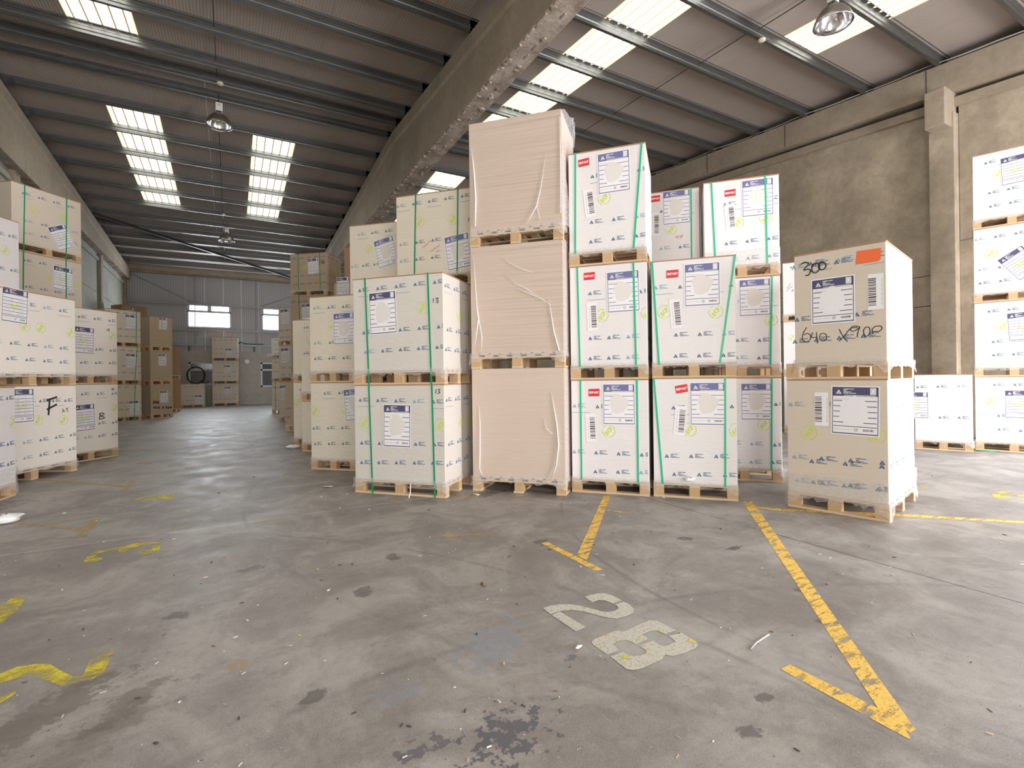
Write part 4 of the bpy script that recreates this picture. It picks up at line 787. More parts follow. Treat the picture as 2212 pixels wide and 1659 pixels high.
def words(mb, fn, x, z, s, k, e, near, lead=.0135, xmax=9, xmin=0):
    for i, wd in enumerate(WORDS):
        zz = z - lead*s*(i+1) + .002
        if near:
            vs, fs = text2d(wd, .0135*s, .0006)
            if x+max(v[0] for v in vs) < xmax: mb.mesh2(vs, fs, k, lambda a, b: fn(x+a, zz+b, e)); continue
        l = len(wd)*.0082*s; x1 = min(x+l, xmax)
        if x1 > x: mb.poly([fn(x, zz+.001, e), fn(x1, zz+.001, e), fn(x1, zz+.0085*s, e), fn(x, zz+.0085*s, e)], k)
def logo_row(mb, fn, x0, z0, dx, dz, wd, link, near, k, e):
    sl = dz/dx if dx else 0
    if abs(dx) < .15 or abs(dx) > .35: dx = .265
    sl = max(-.03, min(.03, sl)); n0 = -int((x0-.03)//dx)
    i = n0
    while x0+i*dx < wd-.03:
        x = x0+i*dx; z = z0+i*dx*sl
        if x > .03:
            kk = k if (i % 3 or near == 0) else ('ink2' if random.random() < .4 else k)
            tri_logo(mb, fn, x, z-.02, .92, kk, e); words(mb, fn, x+.042, z+.03, .92, kk, e, near, xmax=wd-.004)
            if link and (i-n0) % 2 == 0 and x+.12 < wd: mb.poly([fn(x-.03, z-.085, e), fn(min(x+.19, wd-.005), z-.082, e), fn(min(x+.19, wd-.005), z-.076, e), fn(x-.03, z-.079, e)], 'ink2')
        i += 1
def rotfn(fn, cx, cz, deg):
    c, s = math.cos(R(deg)), math.sin(R(deg))
    return lambda x, z, e=0: fn(cx+x*c-z*s, cz+x*s+z*c, e)
def rect(mb, fn, x0, z0, x1, z1, k, e): mb.poly([fn(x0, z0, e), fn(x1, z0, e), fn(x1, z1, e), fn(x0, z1, e)], k)
def stamp(mb, fn, cx, cz, e, near, xmax=9):
    f = fn; k0 = len(mb.f); n = 24; r0, r1 = .070, .077
    for j in range(n):
        if j % 7 == 3 and near: continue
        a, b = 2*PI*j/n, 2*PI*(j+1)/n
        mb.poly([f(cx+r0*math.cos(a), cz+r0*math.sin(a), e), f(cx+r1*math.cos(a), cz+r1*math.sin(a), e), f(cx+r1*math.cos(b), cz+r1*math.sin(b), e), f(cx+r0*math.cos(b), cz+r0*math.sin(b), e)], 'lime')
    g = rotfn(f, cx, cz, 52); vs, fs = text2d('ECF', .062, .0025); wd = max(v[0] for v in vs)
    mb.mesh2(vs, fs, 'lime', lambda a, b: g(a-wd/2, b-.022, e))
    if cx+.08 > xmax or cx < .08:                                   # the stamp runs on round the corner: keep only this face's part
        keep = [i for i in range(k0, len(mb.f)) if all(.003 < mb.v[v][0] < xmax for v in mb.f[i])]
        mb.f[k0:], mb.m[k0:] = [mb.f[i] for i in keep], [mb.m[i] for i in keep]
def barcode(mb, fn, x0, z0, wd, h, k, e, n=26, seed=1, vert=True):
    rnd = random.Random(seed); z = 0
    while z < h:
        t = rnd.choice((.005, .006, .009, .013))*h/.24
        if z+t > h: break
        if vert: rect(mb, fn, x0, z0+z, x0+wd, z0+z+t, k, e)
        else: rect(mb, fn, x0+z, z0, x0+z+t, z0+wd, k, e)
        z += t+rnd.choice((.005, .007, .009))*h/.24

def add_label(root, fn, it, near, e=.0016):
    _, cx, cz, tilt, blur, w_, h = it
    g = rotfn(fn, cx, cz, tilt); nav = 'navy2' if (blur == 1 or it[1] > 90) else 'navy'
    m = MB(); rect(m, g, -w_/2-.012, -h/2-.012, w_/2+.012, h/2+.012, 'paper', e)
    o = m.build('paper_label', root)
    p = MB(); e1 = e+.0006; e2 = e+.0012; t = .006
    rect(p, g, -w_/2, h/2-.088, w_/2, h/2, nav, e1)
    for a in ((-w_/2, -h/2, -w_/2+t, h/2), (w_/2-t, -h/2, w_/2, h/2), (-w_/2, -h/2, w_/2, -h/2+.010)): rect(p, g, *a, nav, e1)
    tri_logo(p, g, -w_/2+.055, h/2-.068, .95, 'paper', e2)
    for i, wd in enumerate(WORDS):
        zz = h/2-.024-.0135*i
        if near: vs, fs = text2d(wd, .0135, .0006); p.mesh2(vs, fs, 'paper', lambda a, b: g(-w_/2+.095+a, zz+b, e2))
        else: rect(p, g, -w_/2+.095, zz, -w_/2+.095+.0075*len(wd), zz+.007, 'paper', e2)
    rect(p, g, -w_/2+.10, h/2-.083, w_/2-.02, h/2-.078, 'paper', e2)
    rect(p, g, w_/2-.065, h/2-.070, w_/2-.018, h/2-.008, 'paper', e2)
    if near: ribbon(p, [(w_/2-.055, h/2-.055), (w_/2-.030, h/2-.055), (w_/2-.030, h/2-.022), (w_/2-.055, h/2-.022), (w_/2-.055, h/2-.05)], .002, 'bar', lambda x, z: g(x, z, e2+.0004))
    rows = [.70, .585, .47, .355, .24] if blur else [.70, .60, .50, .40, .30, .20]
    for i, fz in enumerate(rows+[.155]):
        z = -h/2+h*fz; full = (not blur) or i >= len(rows)
        if blur and not full and i > 0 or (blur and i == 0 and blur != 1):
            l = (.075, .06, .055, .05, .085)[i % 5]; rect(p, g, -w_/2+.010, z, -w_/2+.010+l, z+.007, nav, e1); rect(p, g, w_/2-.012-l-.02, z, w_/2-.012, z+.007, nav, e1)
        else: rect(p, g, -w_/2+.010, z, w_/2-.010, z+.0065, nav, e1)
    if not blur:
        for i, fz in enumerate(rows[:5]):
            z = -h/2+h*fz; rect(p, g, (-.05, .02, .06, -.02, .04)[i], z-.04, (-.05, .02, .06, -.02, .04)[i]+.002, z, nav, e1)
            rect(p, g, -w_/2+.03, z-.022, -.03, z-.017, 'smear', e1); rect(p, g, .04, z-.025, w_/2-.05, z-.019, 'smear', e1)
        q = text2d('ECF', .05, .002); p.mesh2(q[0], q[1], 'lime', lambda a, b: g(-.07+a*1.3, -h/2+h*.45+b, e2)); rect(p, g, -.06, -h/2+h*.42, .06, -h/2+h*.43, 'lime', e2)
    else:
        pts = []
        for j in range(20):
            a = 2*PI*j/20; r = 1+.10*math.sin(3*a+blur)+.06*math.sin(5*a)
            pts.append((.105*r*math.cos(a), (.125 if blur != 1 else .115)*r*math.sin(a)+.005))
        p.poly([g(x, z, e2) for x, z in pts], 'patch' if blur != 3 else 'paper')
        rect(p, g, -w_/2+.02, h*.5-.12, -.01, h*.5-.116, 'smear', e1)
    hx = [(.010+.013*math.cos(PI/3*j), -h/2+.045+.013*math.sin(PI/3*j)) for j in range(7)]; ribbon_raw(p, hx, .004, 'bar', lambda x, z: g(x, z, e1))
    barcode(p, g, .07, -h/2+.034, .020, .085, 'bar', e1, vert=False, seed=int(cx*100))
    rect(p, g, -w_/2+.015, -h/2+.042, -.02, -h/2+.046, 'smear', e1)
    tag(p.build('label_print', o), kind='stuff')
def ribbon_raw(mb, pts, w_, k, fn):
    for a, b in zip(pts[:-1], pts[1:]):
        dx, dy = b[0]-a[0], b[1]-a[1]; l = math.hypot(dx, dy); nx, ny = -dy/l*w_/2, dx/l*w_/2
        mb.poly([fn(a[0]+nx, a[1]+ny), fn(a[0]-nx, a[1]-ny), fn(b[0]-nx, b[1]-ny), fn(b[0]+nx, b[1]+ny)], k)

_unit = {}
def cube(k, bev=.003):
    if k not in _unit:
        m = MB(); m.box((0, 0, 0), (1, 1, 1), k); _unit[k] = m.build('proto_'+k); o = _unit[k]; COL.objects.unlink(o)
    return _unit[k]
PH = .165
def pallet(root, w_, d, style, detail):
    bl, bb, db = .115, .10, .022
    zb = .022; zt = PH-.022
    if not detail:
        m = MB()
        for i in range(3):
            x = i*(w_-bl)/2
            for j in range(3): m.box((x, j*(d-bb)/2, zb), (x+bl, j*(d-bb)/2+bb, zt-.018), 'block')
        if style == 'x':
            for j in range(3): m.box((0, j*(d-bb)/2, 0), (w_, j*(d-bb)/2+bb, zb), 'wood')
        else:
            for i in range(3): m.box((i*(w_-bl)/2, 0, 0), (i*(w_-bl)/2+bl, d, zb), 'wood')
        m.box((0, 0, zt-.018), (w_, d, PH), 'wood'); m.build('pallet', root); return
    def bx(name, k, x, y, z, sx, sy, sz): link_copy(cube(k), name, root, (x, y, z), (sx, sy, sz))
    rnd = random.Random(int(w_*1000+root.location.z*77+root.location.x*13))
    for i in range(3):
        for j in range(3):
            x = i*(w_-bl)/2 + (rnd.uniform(-.012, .012) if i == 1 else 0); bx('pallet_block', 'block', x, j*(d-bb)/2+.003, zb, bl, bb-.003, zt-zb-.018)
    if style == 'x':
        for j in range(3): bx('bottom_board', 'wood', 0, j*(d-bb)/2, 0, w_, bb, zb)
        for i in range(3): bx('stringer_board', 'wood', i*(w_-bl)/2, .001, zt-.018, bl, d-.002, .018)
        n = 7
        for j in range(n): bw = .09; bx('deck_board', 'wood', 0, j*(d-bw)/(n-1), zt, w_, bw, .022)
    else:
        for i in range(3): bx('bottom_board', 'wood', i*(w_-bl)/2, 0, 0, bl, d, zb)
        for j in range(3): bx('stringer_board', 'wood', .001, j*(d-bb)/2, zt-.018, w_-.002, bb, .018)
        n = 7
        for i in range(n): bw = .1; bx('deck_board', 'wood', i*(w_-bw)/(n-1), 0, zt, bw, d, .022)

def skirt(root, x0, w_, d, z0, up_, down, seed, mat='film', out=.006, rag=.03):
    """stretch film round the foot of the load, hanging ragged over the pallet"""
    rnd = random.Random(seed); per = []; n = 26; r = .012
    for a, b in (((x0, 0), (w_, 0)), ((w_, 0), (w_, d)), ((w_, d), (x0, d)), ((x0, d), (x0, 0))):
        nn = n if a[1] == b[1] else int(n*.7)
        for i in range(nn): t = i/nn; per.append((a[0]+(b[0]-a[0])*t, a[1]+(b[1]-a[1])*t, t))
    N = len(per); rows = 6; m = MB(); cx, cy = (x0+w_)/2, d/2
    wave = [rnd.uniform(0, 1) for _ in range(N)]
    low = []
    for i in range(N):
        t = per[i][2]; corner = max(0, 1-min(t, 1-t)*7); low.append(down*(.35+.65*wave[i]*.6+corner*1.3)+rag*rnd.random())
    for rI in range(rows+1):
        f = rI/rows
        for i in range(N):
            x, y, t = per[i]; z = z0+up_-(up_+low[i])*f; o_ = out + (.004 if out < .003 else .010)*f*(.3+wave[i]) + (.001 if out < .003 else .004)*(1+math.sin(f*9+i))
            if z < z0-.03: o_ -= .02*(1 if min(t, 1-t) > .15 else 0)
            dx = -1 if x < x0+1e-6 else (1 if x > w_-1e-6 else 0); dy = -1 if y < 1e-6 else (1 if y > d-1e-6 else 0)
            m.v.append((x+dx*o_, y+dy*o_, z))
    for rI in range(rows):
        for i in range(N): j = (i+1) % N; m.f.append((rI*N+i, rI*N+j, (rI+1)*N+j, (rI+1)*N+i)); m.m.append(0)
    m.mi(mat); return m.build('stretch_film', root, smooth=True)

def unit(sk, ti, mat, label, detail=1, style='x', x0=0, film=1, cover=1, strap_full=False, side=0, near=0, group=None, topz=None, jit=0):
    A, th, w_, d, zs = STACKS[sk]; z0, z1 = zs[ti], zs[ti+1]
    root = empty('wrapped_pallet', (A[0], A[1], z0), R(th)); tag(root, label, 'pallet', group)
    h = z1-z0-.002
    pallet(root, w_, d, style, detail)
    m = MB(); z = PH; hh = h-z-(.010 if cover else 0)
    nz = 10; rnd = random.Random(int(A[0]*100)+ti); body_k = mat
    m.box((x0+.004, 0, z), (w_-.004, d, z+hh), mat)
    o = m.build('paper_stack' if 'board' not in mat else 'board_stack', root, .006)
    if cover:
        m = MB(); m.box((x0, -.004, z+hh), (w_, d+.004, h), 'cover' if cover == 1 else 'kraft'); m.build('top_cover', root)
    front = lambda x, z_, e=0: (x, -.0012-e, z_)
    rside = lambda x, z_, e=0: (w_-.004+.0012+e, x, z_)
    items = PRINT.get(f'{sk}:{ti}', [])
    # one printed part for the repeated marks on the wrapper
    p = MB(); key = 'ink'
    rows = [it for it in items if it[0] == 'R']
    for it in rows: logo_row(p, front, it[1], it[2], it[3], it[4], w_-.01, it[5], near, key, 0)
    for it in items:
        if it[0] == 'C': stamp(p, front, it[1], it[2], .0003, near, w_-.008)
    if side:
        rr_ = sorted({round(it[2], 2) for it in rows})
        for i, zz in enumerate(rr_): logo_row(p, rside, .06+.05*(i % 2), zz, .265, 0, d-.01, i == len(rr_)-1, near if side > 1 else 0, key, 0)
        stamp(p, rside, d*.55, .86, .0003, near); stamp(p, rside, d*.9, .84, .0003, near)
        if side > 2:
            g = lambda x, z_, e=0: rside(x, z_, e)
            rect(p, g, .62, .80, .80, 1.0, 'paper', .0004); rect(p, g, .62, .93, .80, 1.0, 'navy2', .0008)
            for q in range(5): rect(p, g, .63, .81+q*.025, .78, .815+q*.025, 'navy2', .0008)
    if p.v: tag(p.build('wrapper_print', root), kind='stuff')
    for it in items:
        if it[0] == 'L': add_label(root, front, it, near)
        elif it[0] == 'B':
            g = rotfn(front, it[1], it[2], it[3]); m = MB(); rect(m, g, -.062, -.17, .062, .17, 'paper', .0018)
            bo = m.build('barcode_label', root); m = MB(); barcode(m, g, -.012 if sk != 'OR' else -.058, -.13, .062, .26, 'bar', .0024, seed=ti+3)
            tx = .055 if sk == 'OR' else -.028; 
            for q in range(6): rect(m, g, tx-.008, -.13+q*.043, tx-.003, -.13+q*.043+.032, 'smear', .0024)
            tag(m.build('barcode_print', bo), kind='stuff')
        elif it[0] == 'X':
            g = rotfn(front, it[1], it[2], it[3]); m = MB(); e = .002
            m.poly([g(x, z_, e) for x, z_ in ((-.066, -.046), (.064, -.044), (.068, .046), (-.02, .044), (-.066, .042))], 'red'); bo = m.build('export_sticker', root); bo['label'] = 'red sticker reading EXPORT'
            m = MB(); vs, fs = text2d('EXPORT', .036, .0016); wd = max(v[0] for v in vs); sc_ = .118/wd
            m.mesh2(vs, fs, 'paper', lambda a, b: g((a-wd/2)*sc_, b-.012, e+.0008)); tag(m.build('sticker_print', bo), kind='stuff')
        elif it[0] == 'O':
            g = rotfn(front, it[1], it[2], it[3]); m = MB(); m.poly([g(x, z_, .003) for x, z_ in ((-.103, -.064), (.075, -.064), (.095, -.05), (.101, .058), (-.092, .062))], 'orange'); bo = m.build('orange_sticker', root); bo['label'] = 'blank bright orange paper sticker'
        elif it[0] == 'S':
            xt, xb = it[1], it[2]; k = ('gstrap2' if sk[0] == 'E' else 'gstrap') if it[3] == 'g' else 'ystrap'; hw = .0105; e = -.005; zb = 0.0 if strap_full else PH-.012
            m = MB(); n0 = 0
            if strap_full: zb = -.0
            m.v = [(xb-hw, e, zb), (xb+hw, e, zb), (xt+hw, e, h+.002), (xt-hw, e, h+.002), (xb-hw, -.001, zb), (xb+hw, -.001, zb), (xt+hw, -.001, h+.002), (xt-hw, -.001, h+.002)]
            m.f = [(0, 1, 2, 3), (4, 7, 6, 5), (0, 4, 5, 1), (1, 5, 6, 2), (2, 6, 7, 3), (3, 7, 4, 0)]; m.m = [m.mi(k)]*6
            m.box((xt-hw, -.005, h), (xt+hw, d+.005, h+.003), k) if ti == len(zs)-2 else None
            m.build('packing_strap', root)
        elif it[0] in ('H', 'HR'):
            m = MB()
            for s_ in it[2]: ribbon(m, s_, it[1], 'marker' if it[0] == 'H' else 'redpen', lambda x, z_: front(x, z_, .0034))
            bo = m.build('handwriting', root); bo['kind'] = 'stuff'; bo['label'] = 'handwriting in ' + ('black marker' if it[0] == 'H' else 'red pen')
    if film: skirt(root, x0, w_, d, PH, .03 if film == 1 else .20, .05 if film == 1 else .075, int(A[0]*1000)+ti, out=.0005 if sk[0] == 'E' else .006)
    return root

def many(sk, tiers, **kw):
    for ti, (mat, label, ex) in enumerate(tiers):
        if mat is None: continue
        k = dict(kw); k.update(ex); unit(sk, ti, mat, label, **k)

# the row of strapped export pallets
many('E1', [('white', 'green-strapped white pallet with red EXPORT sticker, bottom of the three-high stack beside the brown board', {}),
            ('white', 'green-strapped white pallet with red EXPORT sticker, middle of the three-high stack beside the brown board', {'side': 1}),
            ('white', 'green-strapped white pallet with red EXPORT sticker, on top beside the tallest brown board block', {'side': 2})], near=1)
many('E2', [('white', 'white export pallet on the floor with a knot of film low on its front', {}),
            ('white', 'white export pallet whose right green strap slants, on top of the two-high front stack', {})], near=1)
many('E3', [('white', 'green-strapped white pallet on the floor, set back just left of the unstrapped taped stack', {'detail': 1}),
            ('white', 'green-strapped white pallet with a large blue label, middle of the set-back stack', {}),
            ('white', 'white export pallet with crumpled film at its foot, top of the set-back stack', {'film': 2})], near=1)
many('E4', [('white', 'hidden white pallet at the foot of the stack behind the front export stacks', {'detail': 0}), ('white', 'hidden white pallet halfway up the stack behind the front export stacks', {'detail': 0}), ('white', 'white export pallet with small red handwriting, high behind the front export stacks', {'near': 1})])
many('OR', [('greige', 'film-wrapped beige pallet with two lime stamps, under the one numbered 640 x 900', {'film': 2, 'side': 3}),
            ('greige', 'film-wrapped beige pallet marked 300 and 640 x 900 with an orange sticker', {'side': 3, 'x0': .085})], near=1, cover=1)
# brown board
for ti, lab in enumerate(('block of bare brown board sheets in film, standing on the floor', 'block of bare brown board sheets in creased film, middle of the tallest stack', 'block of bare board sheets with film bulging off its side, topmost of the tallest stack')):
    r_ = unit('SB', ti, 'board' if ti else 'board_smooth', lab, style='y', film=1, cover=0)
    r_['label'] = lab
    A, th, w_, d, zs = STACKS['SB']; h = zs[ti+1]-zs[ti]
    # loose film: sheet along the sides and gathered ropes
    m = MB(); rnd = random.Random(40+ti); N, K = 12, 14; out = (.012, .015, .10)[ti]
    for i in range(N+1):
        for j in range(K+1):
            f, g = i/N, j/K; y = d*f; z = PH+(h-PH)*g
            o2 = out if (ti == 2 and g > .72) or f*d < .16 else .004
            x = w_+.003+o2*math.sin(PI*min(1, f*1.2))*(.35+.65*abs(math.sin(2.2*g+ti)))*(.75+.5*rnd.random())
            m.v.append((x, y-.006, z+ (0 if j not in (0, K) else rnd.uniform(-.02, .015))))
    for i in range(N):
        for j in range(K): a = i*(K+1)+j; m.f.append((a, a+1, a+K+2, a+K+1)); m.m.append(0)
    m.mi('film'); o = m.build('stretch_film', r_, smooth=True)
    m = MB()
    def rp(pts, r): m.tube([(x, -.006-.003*k, z) for k, (x, z) in enumerate(pts)], r, 'rope', 6)
    if ti == 0:
        rp([(.10, h-.45), (.11, .8), (.105, .45), (.10, .28), (.13, .2)], [.002, .006, .008, .006, .004]); rp([(1.02, h-.3), (1.08, .85), (1.1, .6), (1.07, .35), (1.0, .18)], [.002, .007, .009, .007, .004]); rp([(.93, .92), (.95, .8), (1.03, .72)], [.001, .003, .002])
    elif ti == 1:
        rp([(.05, h-.12), (.09, .75), (.11, .62), (.06, .3)], [.002, .006, .009, .004]); rp([(.11, .62), (.15, .4), (.14, .2)], [.006, .004, .003]); rp([(1.0, .82), (1.06, .42), (1.12, .2)], [.002, .007, .009]); rp([(.56, .98), (.7, .92), (.9, .83), (1.02, .75)], [.001, .004, .004, .001])
        rp([(.42, 1.36), (.52, 1.28), (.66, 1.2), (.8, 1.15)], [.001, .003, .004, .001]); rp([(.46, 1.15), (.6, 1.02), (.72, .96), (.86, .86)], [.001, .003, .004, .001])
    else:
        rp([(.99, 1.03), (.92, .62), (.87, .42), (.80, .30), (.74, .2)], [.001, .004, .006, .004, .002]); rp([(.87, .42), (.91, .24)], [.004, .002]); rp([(.03, h-.22), (.07, .95), (.09, .6), (.08, .25)], [.001, .008, .012, .008]); rp([(1.16, h-.1), (1.165, .8), (1.16, .3)], [.003, .006, .006])
    tag(m.build('gathered_film', r_, smooth=True), kind='stuff')
    m = MB()                                                        # printed marks along the deck edge
    for q in range(8): m.box((.1+q*.135, -.0035, PH+.012), (.12+q*.135, -.002, PH+.022), 'marker')
    tag(m.build('sheet_marks', r_), kind='stuff')
# white "13" stack and its neighbours
many('S13', [('stone', 'white pallet marked 13 with a label low in the middle, standing on the floor', {'side': 1, 'film': 1}),
             ('stone', 'white pallet marked 13 with a label at upper left, on top of its stack', {'side': 1})], near=1, strap_full=True)
many('K', [('cream', 'cream pallet in creased film with a crooked label at its right edge, on the floor', {'film': 1}),
           ('cream', 'cream pallet with one label, on top left of the 13 stack', {})], near=1)
many('Q', [('cream', 'hidden cream pallet on the floor behind the 13 stack', {'detail': 0}), ('cream', 'hidden cream pallet halfway up behind the 13 stack', {'detail': 0}), ('cream', 'cream pallet with two green straps and red handwriting, high behind the 13 stack', {'near': 1, 'cover': 1})])
many('P', [('cream', 'hidden cream pallet on the floor behind the creased cream stack', {'detail': 0}), ('cream', 'hidden cream pallet halfway up behind the creased cream stack', {'detail': 0}), ('cream', 'cream pallet with a crooked label, high behind the creased cream stack', {'near': 1})])
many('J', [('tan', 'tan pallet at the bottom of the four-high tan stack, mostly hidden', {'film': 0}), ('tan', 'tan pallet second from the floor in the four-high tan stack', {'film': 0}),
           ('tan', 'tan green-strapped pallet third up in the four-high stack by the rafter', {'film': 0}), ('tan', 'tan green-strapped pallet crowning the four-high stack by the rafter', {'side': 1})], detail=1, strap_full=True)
many('I5', [('cream', 'low cream pallet in ribbed film on the floor, left of the creased cream stack', {'film': 1}), ('cream', 'half-height cream pallet on top of the low ribbed one', {'cover': 0})])
many('I4', [('cream', 'cream pallet under the one with domed film, at the aisle corner', {}), ('cream', 'cream pallet with a domed film top at the aisle corner', {})])
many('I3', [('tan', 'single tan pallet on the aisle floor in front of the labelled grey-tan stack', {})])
many('I2', [('greige', 'grey-tan labelled pallet at the bottom of the right aisle stack', {}), ('greige', 'grey-tan labelled pallet in the middle of the right aisle stack', {}), ('greige', 'grey-tan labelled pallet on top of the right aisle stack by the far window', {})], detail=1)
many('I1', [('greige', 'green-strapped grey pallet on the floor, farthest stack right of the aisle', {}), ('greige', 'grey pallet second up in the farthest stack right of the aisle', {}), ('white', 'pale grey pallet on top of the farthest stack right of the aisle', {})], detail=0)
# left side
many('LA', [('white', 'film-wrapped white pallet cut by the left edge, nearest on the left', {'film': 2, 'near': 1})])
many('LB', [('warm', 'white film-wrapped pallet marked F x2 with a large black letter', {'film': 1, 'style': 'y'}), ('warm', 'wide white pallet with a blue label, on top of the one marked F', {'film': 1, 'style': 'y'})], near=1)
many('LC', [('warm', 'white pallet marked B and 10 on the floor beside the one marked F', {'film': 0}), ('warm', 'white pallet marked 10, on top of the one marked B', {})], near=1, cover=1)
many('UR3', [('white', 'hidden white pallet on the floor behind the wide blue-labelled one', {'detail': 0}), ('white', 'hidden white pallet halfway up behind the wide blue-labelled one', {'detail': 0}), ('white', 'white pallet cut by the left edge, high behind the wide blue-labelled one', {'near': 1})])
many('UL', [('greige', 'beige pallet on the floor, hidden at the foot of the highest left stack', {'detail': 0}), ('greige', 'beige pallet second from the floor in the highest left stack, hidden', {'detail': 0}), ('greige', 'beige strapped pallet with an upright label, second from the top at left', {'film': 0}), ('greige', 'beige strapped pallet with a tilted label, highest at left', {'film': 0})], detail=1, near=1, strap_full=True)
many('LD', [('greige', 'grey strapped pallet on the floor, bottom of the stack behind the B pallet', {}), ('greige', 'grey strapped pallet, middle of the stack behind the B pallet', {}), ('greige', 'grey strapped pallet, top of the stack behind the B pallet', {})], detail=1, film=0, strap_full=True)
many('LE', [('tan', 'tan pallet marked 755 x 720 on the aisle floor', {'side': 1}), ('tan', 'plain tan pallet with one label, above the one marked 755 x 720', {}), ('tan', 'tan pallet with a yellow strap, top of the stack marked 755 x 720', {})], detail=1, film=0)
many('LF', [('kraft', 'dark kraft pallet on the floor behind the tan stack', {}), ('kraft', 'dark kraft pallet on top behind the tan stack', {})], detail=0, film=0)
many('LG', [('greige', 'single beige pallet against the far wall below the black hose', {})], detail=1, film=1)
many('LH', [('greige', 'beige pallet on the floor, bottom of the three against the far wall', {}), ('greige', 'beige pallet in the middle of the three against the far wall', {}), ('greige', 'beige pallet on top of the three against the far wall', {})], detail=1, film=0)
# right wall
many('RW', [('white', 'white pallet on the floor by the right edge, lowest of the four-high stack', {}), ('white', 'white pallet with a blue label, second of the four-high stack at right', {}), ('white', 'white pallet with a strongly tilted label, third of the four-high stack at right', {}), ('white', 'white pallet at the top of the four-high stack at right', {})], near=1)
many('RH', [('white', 'single sunlit white pallet on the floor beside the four-high stack', {})], near=1)
many('JK', [('kraft', 'brown kraft pallet on the floor behind the four-high tan stack', {}), ('kraft', 'brown kraft pallet second up behind the four-high tan stack', {}), ('kraft', 'brown kraft pallet third up behind the four-high tan stack', {}), ('kraft', 'brown kraft pallet at the top behind the four-high tan stack', {})], detail=0, film=0)
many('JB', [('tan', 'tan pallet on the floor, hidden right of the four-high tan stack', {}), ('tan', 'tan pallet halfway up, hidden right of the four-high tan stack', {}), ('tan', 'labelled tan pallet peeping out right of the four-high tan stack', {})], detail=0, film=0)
many('UK', [('kraft', 'dark kraft pallet on the floor behind the grey strapped stack', {}), ('kraft', 'dark kraft pallet halfway up behind the grey strapped stack', {}), ('kraft', 'dark kraft pallet with a pale label above the grey strapped stack', {})], detail=0, film=0)
many('RB', [('white', 'hidden white pallet on the floor by the right wall, foot of the glimpsed stack', {'detail': 0}), ('white', 'white pallet glimpsed between the export stack and the taped stack, lower one', {}), ('white', 'white pallet glimpsed between the export stack and the taped stack, upper one', {})])
# supports of stacks whose lower pallets show only through gaps
# kraft cartons behind
def carton(loc, rz, w_, d, h, label, tape=True):
    root = empty('kraft_carton', loc, rz); tag(root, label, 'carton')
    m = MB(); m.box((0, 0, 0), (w_, d, h), 'kraft'); m.build('carton_body', root, .01)
    m = MB(); rect(m, lambda x, z, e=0: (x, -e, z), w_*.45, h*.55, w_*.75, h*.8, 'smear', .002); m.build('carton_label', root)
    return root

# loose film knot, film scraps, small litter
def scrap(x, y, sx, k, label, cat, name, seed, z=.004, h=.012):
    rnd = random.Random(seed); m = MB(); n = 9; top = []; 
    for j in range(n): a = 2*PI*j/n; r = sx*rnd.uniform(.45, 1); top.append((r*math.cos(a), r*.45*math.sin(a)))
    m.poly([(p, q, z+h*rnd.random()) for p, q in top], k)
    b = MB(); b.v = [(p, q, z+h*rnd.random()) for p, q in top]+[(0, 0, z+h)]; b.f = [(i, (i+1) % n, n) for i in range(n)]; b.m = [b.mi(k)]*n
    o = b.build(name, None, loc=(x, y, 0)); o.rotation_euler = (0, 0, rnd.random()*6); tag(o, label, cat); return o
scrap(1.47, 3.04, .05, 'leaf', 'curled dry brown leaf on the open floor', 'leaf', 'dry_leaf', 1)
scrap(1.55, 2.08, .028, 'paper', 'small white paper scrap left of the digit 8', 'litter', 'paper_scrap', 2)
scrap(1.09, 6.89, .10, 'paper', 'white paper scrap on the floor left of the 13 stack', 'litter', 'paper_scrap', 3)
scrap(4.30, 4.12, .04, 'rope', 'shred of clear film by the foot of the export pallets', 'litter', 'film_scrap', 4)
scrap(2.55, 5.42, .05, 'paper', 'white scrap beside the dark floor patch', 'litter', 'paper_scrap', 5)
def tubeobj(name, pts, r, k, label, cat, seg=8, smooth=True):
    o0 = Vector(pts[0]); m = MB(); m.tube([Vector(p)-o0 for p in pts], r, k, seg); o = m.build(name, None, smooth=smooth, loc=tuple(o0)); return tag(o, label, cat)
tubeobj('stick', [(2.29, 1.62, .006), (2.36, 1.64, .008), (2.50, 1.66, .006)], .004, 'smear', 'thin pale stick lying on the floor between digit and yellow line', 'litter', 6)
tubeobj('film_strip', [(1.845, 5.765, .155), (1.84, 5.755, .12), (1.83, 5.73, .05), (1.80, 5.70, .006)], .006, 'rope', 'strip of film hanging to the floor under the 13 stack', 'film', 6)
tubeobj('strap_end', [(11.50, 3.66, .01), (11.62, 3.50, .008), (11.72, 3.42, .006)], .010, 'gstrap', 'loose end of green strap on the floor at far right', 'strap', 6)
# film bunched on the floor by the aisle corner
def bunch(loc, s, seed, label, name='bunched_film'):
    rnd = random.Random(seed); m = MB(); N, K = 16, 8
    for i in range(K+1):
        for j in range(N):
            a = 2*PI*j/N; f = i/K; r = s*math.sin(PI*(.08+.84*f))*(rnd.uniform(.75, 1.2)); m.v.append((r*math.cos(a), r*.6*math.sin(a), s*.55*(1-math.cos(PI*f))*.5*rnd.uniform(.9, 1.1)))
    for i in range(K):
        for j in range(N): b_ = (j+1) % N; m.f.append((i*N+j, i*N+b_, (i+1)*N+b_, (i+1)*N+j)); m.m.append(m.mi('rope'))
    o = m.build(name, None, smooth=True, loc=loc); return tag(o, label, 'film')
bunch((1.10, 11.25, 0), .13, 5, 'bunched clear film on the aisle floor at the corner stack')
bunch((-2.02, 6.90, 0), .16, 6, 'bunch of white film at the left edge of the floor')
A, th, w_, d, zs = STACKS['E2']; c_, s_ = math.cos(R(th)), math.sin(R(th))
